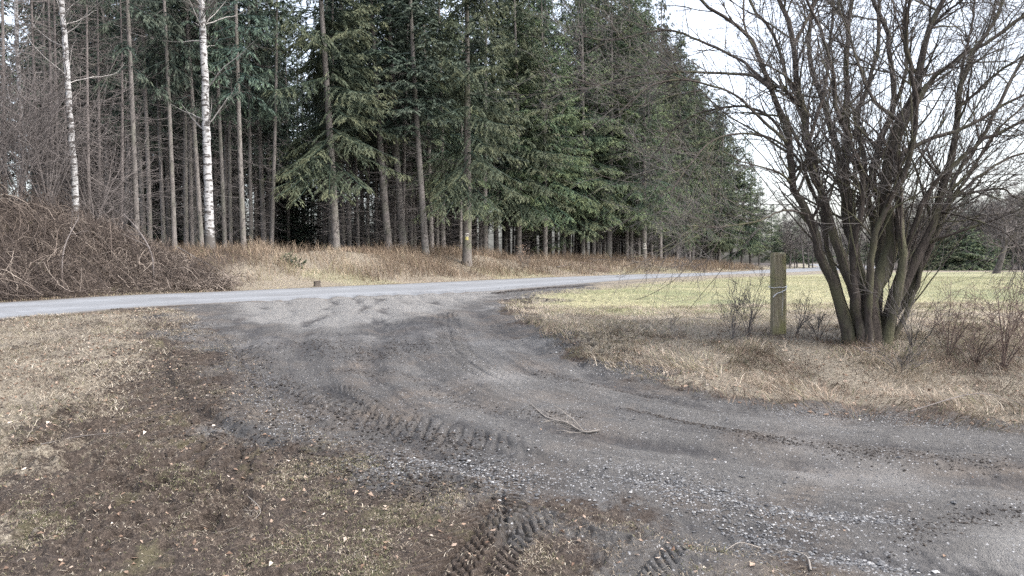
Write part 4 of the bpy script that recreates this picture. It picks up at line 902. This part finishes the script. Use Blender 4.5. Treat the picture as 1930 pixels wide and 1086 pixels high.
# ------------------------------------------------------------------ far trees on the right
def bare_tree(seed, hgt, r0, lab=None, crown=(.3, .98)):
    q = np.random.RandomState(seed); root = empty('bare_tree'); V, Q, P, r = trunk_mesh(hgt, r0, seed, .25, 8, 1.3, 12, .1); mesh_obj('trunk', V, [Q], M_twig, root, None, True)
    L1, R1 = grow(P[None], r[None], 26, crown, (30, 65), (hgt * .22, hgt * .42), 8, q, up=.09, wob=.1, rf=.5, tip=.25)
    L2, R2 = grow(L1, R1, 8, (.2, 1), (25, 55), (hgt * .07, hgt * .16), 5, q, up=.06, wob=.12, rf=.55, tip=.5); R2 = np.maximum(R2, .012)
    L3, R3 = grow(L2, R2, 5, (.2, 1), (20, 55), (hgt * .04, hgt * .09), 4, q, up=.04, wob=.14, rf=.7, tip=.7); R3 = np.maximum(R3, .009)
    m = MB()
    for a_, b_, k_ in ((L1, R1, 4), (L2, R2, 3), (L3, R3, 3)): V, Q = tubes(a_, b_, k_); m.add(V, Q)
    m.build('crown', M_dead if seed % 2 else M_twig, root); return root
bp = [bare_tree(401, 10, .14), bare_tree(402, 9, .16), bare_tree(403, 8, .12)]
for p in bp: first[p.name] = True
def farpt(px, Y): return (px - CX) / F * Y, Y
qq = np.random.RandomState(9)
for i in range(58):
    px = 1480 + i * 10.5 + qq.uniform(-4, 4); Y = qq.uniform(84, 98); X, Y = farpt(px, Y)
    if 1440 < px < 1640: Y *= 1.3; X = (px - CX) / F * Y
    s = np.interp(px, [1440, 1560, 1700, 1800, 1930, 2100], [.85, .9, .85, .9, 1.0, 1.05]) * qq.uniform(.75, 1.02)
    put(bp[i % 3], X, Y, s * 1.15, qq.uniform(0, 6.28), 'bare grey tree in the wood at the far side of the field', 'bare trees at the far side of the field', 'bare tree', sz=s)
LABC = 'dark conifer among the bare trees at the far side of the field'
for i, (px, Y, hh) in enumerate([(1455, 118, 10), (1467, 130, 9.5), (1478, 125, 9), (1490, 135, 8.5), (1502, 128, 10), (1515, 132, 8), (1548, 130, 11), (1730, 96, 9), (1770, 98, 11), (1823, 100, 11.5), (1880, 98, 10.5), (1905, 96, 10), (1935, 95, 11), (1700, 100, 9.5), (1960, 96, 10), (1850, 102, 9), (1795, 103, 9), (1660, 105, 8), (1610, 118, 9), (1715, 90, 7), (1750, 104, 10), (1785, 92, 6), (1812, 106, 11), (1838, 94, 7), (1866, 105, 11), (1893, 92, 7.5), (1920, 104, 11), (1948, 92, 8), (1640, 110, 8)]):
    X, Y = farpt(px, Y); p = LOW[i % 2]; put(p, X, Y, hh / 17 * 1.25, qq.uniform(0, 6.28), LABC, 'conifers at the far side of the field', 'conifer', sz=hh / 17)
YOUNG = make_spruce(4.6, .06, .15, 1.9, 110, 350, 0, .3, (0, 0, 0, 0), M_need, dens=1.2, bend=.02); first[YOUNG.name] = True
for i, (px, Y, s) in enumerate([(1735, 83, .6), (1752, 82, .7), (1768, 83, .85), (1785, 82, .9), (1803, 83, 1.0), (1820, 82, 1.1), (1838, 83, 1.0), (1856, 82, .9), (1874, 84, .8)]):
    X, Y = farpt(px, Y); put(YOUNG, X, Y, s * 1.25, qq.uniform(0, 6.28), 'bushy young green spruce at the far field edge, '+['first','second','third','fourth','fifth','sixth','seventh','eighth','ninth'][i]+' from the left of its row', 'young spruces at the far field edge', 'young spruce', sz=s)
X, Y = farpt(1876, 60); tb = bare_tree(407, 6.3, .19, None, (.35, .9)); tb.location = (X, Y, gz(X, Y)); tag(tb, 'bare tree with a thick trunk and wide low limbs standing at the field edge right', 'bare tree')
tb.scale = (1.5, 1.5, .9)

# ------------------------------------------------------------------ wooden post
PX, PY = gp(1468, 630); pz = gz(PX, PY); sc_p = PY / F; hp = 150 * sc_p + .1; wp = 28 * sc_p
def post():
    root = empty('wooden_post', (PX, PY, pz - .08), math.radians(-9)); root.rotation_euler[1] = math.radians(-1.3); q = np.random.RandomState(3); n, k = 26, 32
    a = np.arange(k) / k * 2 * math.pi + .1; ct, st_ = np.cos(a), np.sin(a); sq = (np.abs(ct) ** 5 + np.abs(st_) ** 5) ** (-1 / 5)
    rings = []
    for i in range(n):
        t = i / (n - 1); z = hp * t; w = wp * .48 * (1 - .02 * t); rad = w * sq * (1 + .012 * (vnoise(a * 6, a * 0 + z * 2, 5) - .5) * 4)
        rad = rad * (1 - .09 * np.exp(-((a - 4.15) / .06) ** 2))      # long drying crack on the front
        zz = np.full(k, z)
        if i == n - 1: zz = zz + .012 * np.sin(a * 2) - .004
        rings.append(np.stack([ct * rad + .012 * math.sin(t * 2), st_ * rad, zz], 1))
    rings.append(rings[-1] * [.86, .86, 1] + [0, 0, .008])
    V = np.vstack(rings + [[[0, 0, hp + .01]]]); N = len(rings); Q = []
    for i in range(N - 1):
        for j in range(k): Q.append([i * k + j, i * k + (j + 1) % k, (i + 1) * k + (j + 1) % k, (i + 1) * k + j])
    T = [[(N - 1) * k + j, (N - 1) * k + (j + 1) % k, N * k] for j in range(k)]
    g = NT("weathered_post_wood"); Pn = g.coord('Object', (22, 22, 1.6)); n1 = g.noise(Pn, 2.2, 6, .65); c = g.ramp(n1, [(.3, (.10, .085, .06)), (.5, (.2, .175, .125)), (.72, (.33, .29, .215))])
    c = g.mix(g.math('MULTIPLY', g.rng(g.noise(g.coord('Object', (3, 3, 1.2)), 2, 5), .42, .6), .65), c, (.15, .155, .055))
    c = g.mix(g.rng(g.noise(g.coord('Object', (9, 9, 26)), 1.1, 3), .66, .7, 0, .75), c, (.05, .042, .035))
    g.color(c); g.bump(n1, .012, 1)
    mesh_obj('shaft', V, [np.array(Q), np.array(T)], g.m, root, None, True)
    # wire: one loop round the post and a loose hooked end
    wm = mat_plain("galvanised_wire", (.42, .43, .44), (.62, .63, .65), 60, .45, .001)
    zl = hp * .615; w = wp * .52; ang = np.linspace(0, 2 * math.pi, 40); sqv = (np.abs(np.cos(ang)) ** 5 + np.abs(np.sin(ang)) ** 5) ** -.2
    loop = np.stack([np.cos(ang) * w * sqv, np.sin(ang) * w * sqv, zl + .012 * np.sin(ang + .5) + .004 * np.sin(7 * ang)], 1)
    end = np.array(smooth([(w * .95, -w * .93, zl + .01), (w * .86, -w * 1.15, zl - .012), (w * .8, -w * 1.18, zl - .04), (w * .3, -w * 1.13, zl - .075), (-w * .3, -w * 1.12, zl - .1), (-w * .78, -w * 1.2, zl - .15)], 5))
    m = MB(); V, Q = tubes(loop[None], np.full((1, 40), .0055), 6); m.add(V, Q); V, Q = tubes(end[None], np.full((1, len(end)), .0075), 6); m.add(V, Q)
    tail = np.array(smooth([(w * .45, -w * 1.1, zl - .05), (w * .42, -w * 1.2, zl - .2), (w * .3, -w * 1.12, zl - .42)], 5)); V, Q = tubes(tail[None], np.full((1, len(tail)), .002), 4); m.add(V, Q)
    m.build('wire', wm, root, True)
    return tag(root, 'weathered squared wooden fence post with wire looped round it left of the bare shrub', 'fence post')
post()

# ------------------------------------------------------------------ the big many-stemmed bare shrub
BX, BY = gp(1638, 648); bz = gz(BX, BY); S = BY / F
STEMS = [  # (trace in photo pixels, width px at start/end, depth drift in m)
 ([(1608, 652), (1583, 569), (1566, 527), (1543, 476), (1522, 405), (1495, 350), (1485, 276), (1476, 230), (1449, 170), (1421, 101), (1402, 69), (1352, 35), (1310, 0), (1262, -50)], 28, 5, -.5),
 ([(1622, 650), (1607, 548), (1585, 485), (1577, 460), (1554, 391), (1531, 322), (1518, 276), (1513, 221), (1501, 175), (1490, 92), (1476, 37), (1458, 0), (1436, -70)], 27, 8, -.2),
 ([(1628, 650), (1617, 561), (1600, 414), (1592, 331), (1589, 258), (1591, 138), (1594, 46), (1600, 0), (1606, -90)], 24, 7, .7),
 ([(1646, 655), (1641, 569), (1668, 506), (1679, 442), (1662, 368), (1679, 276), (1688, 230), (1720, 175), (1729, 110), (1743, 60), (1771, 0), (1795, -60)], 44, 8, -.4),
 ([(1666, 656), (1672, 603), (1704, 540), (1734, 468), (1764, 400), (1776, 340), (1794, 276), (1799, 207), (1803, 152), (1844, 78), (1881, 0), (1900, -50)], 30, 6, .2),
 ([(1655, 655), (1655, 560), (1664, 470), (1660, 400), (1640, 330), (1660, 260), (1679, 207), (1674, 138), (1665, 69), (1633, 0), (1620, -60)], 26, 7, .9),
 ([(1636, 652), (1622, 520), (1590, 410), (1577, 299), (1550, 193), (1530, 150), (1518, 106), (1520, 50), (1529, 0), (1540, -60)], 22, 6, 1.3),
 ([(1668, 656), (1690, 560), (1700, 470), (1690, 380), (1683, 310), (1700, 240), (1752, 152), (1800, 112), (1870, 74), (1935, 28), (2000, -10)], 24, 6, -.9),
 ([(1660, 652), (1676, 570), (1700, 500), (1730, 400), (1762, 341), (1835, 276), (1930, 226), (2010, 190)], 20, 5, -.1),
 ([(1650, 650), (1656, 540), (1650, 450), (1634, 380), (1625, 300), (1612, 220), (1640, 130), (1650, 60), (1648, 0), (1655, -70)], 20, 6, 1.7),
 ([(1630, 650), (1612, 560), (1610, 450), (1626, 360), (1604, 280), (1570, 200), (1560, 120), (1530, 40), (1500, -20)], 18, 5, -1.2),
 ([(1672, 655), (1700, 580), (1745, 480), (1782, 396), (1800, 330), (1840, 270), (1890, 170), (1925, 100), (1960, 40)], 17, 5, 1.0),
 ([(1640, 652), (1640, 540), (1650, 430), (1700, 330), (1720, 250), (1716, 160), (1700, 80), (1706, 0), (1712, -60)], 18, 6, -1.5),
 ([(1618, 652), (1592, 570), (1560, 470), (1548, 380), (1530, 290), (1500, 200), (1470, 120), (1446, 60), (1400, 0), (1380, -40)], 15, 5, 1.5),
 ([(1676, 655), (1722, 560), (1740, 470), (1760, 420), (1832, 340), (1900, 300), (1980, 280)], 14, 4, .6)]
LIMBS = [  # limbs that leave a stem: stem index, trace, widths, drift
 ([(1451, 172), (1421, 151), (1375, 143), (1274, 136), (1200, 145), (1140, 160), (1090, 150)], 9, 3, -.4, .4),
 ([(1449, 168), (1416, 138), (1384, 110), (1292, 69), (1237, 60), (1150, 78), (1100, 70)], 9, 3, -.4, .9),
 ([(1480, 270), (1421, 216), (1375, 175), (1292, 152), (1230, 165), (1170, 215)], 8, 3, -.45, -.8),
 ([(1490, 300), (1455, 230), (1400, 205), (1330, 215), (1270, 245), (1220, 310)], 8, 3, -.3, .8),
 ([(1540, 385), (1500, 300), (1440, 262), (1360, 260), (1310, 300), (1260, 370)], 7, 3, .0, -1.),
 ([(1522, 405), (1480, 400), (1420, 420), (1350, 428), (1290, 425)], 6, 2, -.3, -1.4),
 ([(1421, 101), (1400, 60), (1396, 0), (1388, -50)], 7, 3, -.5, 0),
 ([(1522, 222), (1490, 190), (1462, 172), (1440, 168)], 10, 6, -.25, -.1),
 ([(1686, 296), (1734, 272), (1798, 249), (1844, 226), (1890, 198), (1940, 176), (2000, 160)], 12, 4, -.3, -.8),
 ([(1700, 560), (1760, 420), (1830, 330), (1880, 250), (1950, 190)], 9, 4, .2, 1.),
 ([(1770, 372), (1840, 362), (1880, 358), (1905, 375), (1960, 384)], 6, 3, .2, -.7),
 ([(1764, 402), (1790, 404), (1850, 420), (1900, 450), (1930, 490)], 6, 2, .2, -1.1),
 ([(1803, 152), (1815, 90), (1825, 30), (1822, -40)], 8, 4, .2, .6),
 ([(1799, 207), (1850, 150), (1900, 110), (1950, 90)], 7, 3, .2, -.2),
 ([(1743, 60), (1790, 20), (1860, -20)], 7, 4, -.4, -.9),
 ([(1490, 92), (1512, 50), (1530, 0), (1545, -40)], 9, 5, -.2, .5),
 ([(1594, 46), (1560, 20), (1520, -30)], 7, 4, .7, .2),
 ([(1518, 276), (1545, 200), (1560, 120), (1566, 40), (1560, -40)], 9, 5, -.2, .6),
 ([(1679, 207), (1700, 130), (1690, 50), (1700, -40)], 9, 5, .9, .4),
 ([(1688, 230), (1640, 190), (1612, 120), (1590, 60), (1560, -20)], 9, 4, -.4, .3)]
def big_shrub():
    root = empty('bare_shrub', (BX, BY, bz)); q = np.random.RandomState(77); allP = []; allR = []; N = 26
    def resample(P, r, n=N):
        l = np.concatenate([[0], np.cumsum(np.linalg.norm(np.diff(P, axis=0), axis=1))]); t = np.linspace(0, l[-1], n); return np.stack([np.interp(t, l, P[:, i]) for i in range(3)], 1), np.interp(t, l, r)
    def tr(trace, w0, w1, d0, d1, pw=.6):
        m = len(trace); out = []; r = []
        for i, (a, b) in enumerate(trace):
            t = i / (m - 1); Yd = BY + d0 + (d1 - d0) * t; out.append(((a - CX) / F * Yd - BX, Yd - BY, CAMZ + (HZ - b) / F * Yd - bz)); r.append((w0 + (w1 - w0) * t ** pw) * .88 / 2 * Yd / F)
        P = np.array(smooth(out, 4)); rr = np.interp(np.linspace(0, 1, len(P)), np.linspace(0, 1, m), r); return resample(P, rr)
    for i, (trace, w0, w1, dr) in enumerate(STEMS):
        P, r = tr(trace, w0 * 1.0, w1, dr * .12, dr); P[0, 2] -= .12; r[0] *= 1.25; r[1] *= 1.08
        P[2:-1] += q.normal(0, .012, (N - 3, 3)); r *= 1 + q.normal(0, .05, N)
        V, Q = tubes(P[None], r[None], 12); mesh_obj('stem', V, [Q], M_shrub, root, None, True); allP.append(P); allR.append(r)
    m = MB()
    for trace, w0, w1, d0, d1 in LIMBS:
        P, r = tr(trace, w0, w1, d0, d1); P[2:] += np.cumsum(q.normal(0, .006, (N - 2, 3)), 0); V, Q = tubes(P[None], r[None], 8); m.add(V, Q); allP.append(P); allR.append(r)
    P0 = np.array(allP); R0 = np.array(allR)
    # whips rising inside the shrub from the lower stems
    W, WR = grow(P0[:15], R0[:15], 11, (.12, .5), (8, 28), (1.6, 3.2), 12, q, up=.035, wob=.035, rf=.0, tip=.3); WR = q.uniform(.005, .011, (len(W), 1)) * np.linspace(1, .3, 12)[None]; V, Q = tubes(W, WR, 5); m.add(V, Q)
    # second order branches
    L1, R1 = grow(P0, R0, 17, (.28, .99), (22, 60), (.7, 2.0), 11, q, up=.02, wob=.085, rf=.42, tip=.25); R1 = np.clip(R1, .0035, .02); V, Q = tubes(L1, R1, 5); m.add(V, Q)
    # low side shoots on the left and right of the base
    m.build('branchwork', M_shrub, root, True)
    A = np.concatenate([L1]); AR = np.concatenate([R1])
    L2, R2 = grow(A, AR, 8, (.15, 1), (25, 65), (.3, .9), 7, q, up=.012, wob=.11, rf=.55, tip=.4); R2 = np.clip(R2, .002, .007)
    W2, WR2 = grow(W, WR, 5, (.3, 1), (20, 50), (.25, .7), 6, q, up=.03, wob=.1, rf=.6, tip=.4); WR2 = np.clip(WR2, .002, .006)
    L3, R3 = grow(L2, R2, 4, (.1, 1), (25, 70), (.1, .35), 4, q, up=.01, wob=.12, rf=.65, tip=.6); R3 = np.clip(R3, .0014, .004)
    LL, LR = grow(P0[15:], R0[15:], 16, (.2, 1), (30, 75), (.25, .9), 7, q, up=-.01, wob=.13, rf=.4, tip=.4); LR = np.clip(LR, .002, .006)
    m = MB()
    for a_, b_ in ((L2, R2), (W2, WR2), (L3, R3), (LL, LR)): V, Q = tubes(a_, b_, 3); m.add(V, Q)
    m.build('twigwork', M_twig, root)
    return tag(root, 'big bare shrub with many thick stems fanning out from one base beside the track', 'shrub')
big_shrub()
# low side shoots and small bare bushes round it
LOWB = [(1382, 640, .95, .35, 7, 'two thin bare saplings left of the post, the left clump'), (1412, 636, 1.0, .3, 7, 'bare twiggy sapling clump close to the left of the post'), (1272, 640, .45, .1, 3, 'tiny single bare sapling in the pale grass far left of the post'),
        (1500, 632, .75, .35, 5, 'thin bare shoots between the wooden post and the big shrub'), (1542, 640, .6, .5, 7, 'low bare twigs at the left foot of the big shrub'), (1722, 660, 1.1, .95, 8, 'bare arching bush at the right foot of the big shrub'),
        (1790, 676, .95, .5, 9, 'reddish bare bush right of the big shrub in the brown grass'), (1895, 700, 1.15, .55, 12, 'dense bare reddish bush at the right edge of the photo'), (1845, 690, .6, .5, 9, 'low bare bush between the two reddish bushes on the right'), (1700, 700, .45, .5, 7, 'low tangle of bare twigs in front of the big shrub'), (1990, 720, 1.0, .6, 10, 'bare bush cut off by the right edge of the photo')]
M_red = mat_bark("reddish_twig_bark", (.06, .042, .036), (.15, .115, .1), sc_=(6, 6, 6), bd=.002)
for i, (px, py, hh, sp, ns, lab) in enumerate(LOWB):
    x, y = gp(px, py); bush('bare_bush', 'bush', 600 + i, (x, y, gz(x, y)), lab, ns, hh, sp, .009, (5, 3), M_red if px > 1760 else M_twig, 'small bare bushes round the post and shrub', .0014, up=.05)

# ------------------------------------------------------------------ twigs on the ground
M_palestick = mat_bark('pale_stick_bark', (.12, .11, .1), (.3, .275, .25), sc_=(5, 5, 5), bd=.003)
def gpt(px, py, up=.01): x, y = gp(px, py); return (x, y, H1(x, y) + up)
pole('fallen_branch', [gpt(1131, 813, .02), gpt(1100, 811), gpt(1070, 800, .02), gpt(1030, 790), gpt(1000, 768, .015)], .01, 'long pale forked branch lying across the middle of the dirt track', M_palestick, twigs=7, seed=41)
pole('fallen_branch', [gpt(1536, 1084), gpt(1528, 1053, .02), gpt(1500, 1038, .03), gpt(1455, 1022)], .006, 'pale twig lying on the mud at the bottom right', M_palestick, twigs=4, seed=42)
pole('fallen_branch', [gpt(1440, 1028), gpt(1400, 1030, .03), gpt(1372, 1040)], .004, 'short pale twig just left of the long one at the bottom right', M_palestick, twigs=2, seed=43)
pole('fallen_branch', [gpt(70, 852), gpt(150, 838, .03), gpt(228, 828)], .006, 'dark twig lying in the straw at the left', M_twig, twigs=2, seed=44)
pole('fallen_branch', [gpt(440, 917), gpt(470, 955, .02), gpt(486, 975), gpt(460, 1000)], .003, 'thin curved pale twig on the brown mud bottom left', M_palestick, twigs=2, seed=45)
pole('fallen_branch', [gpt(1720, 790, .05), gpt(1850, 765, .12), gpt(1960, 780, .05)], .005, 'thin stem lying on the grass at the right edge of the verge', M_dead, twigs=4, seed=46)
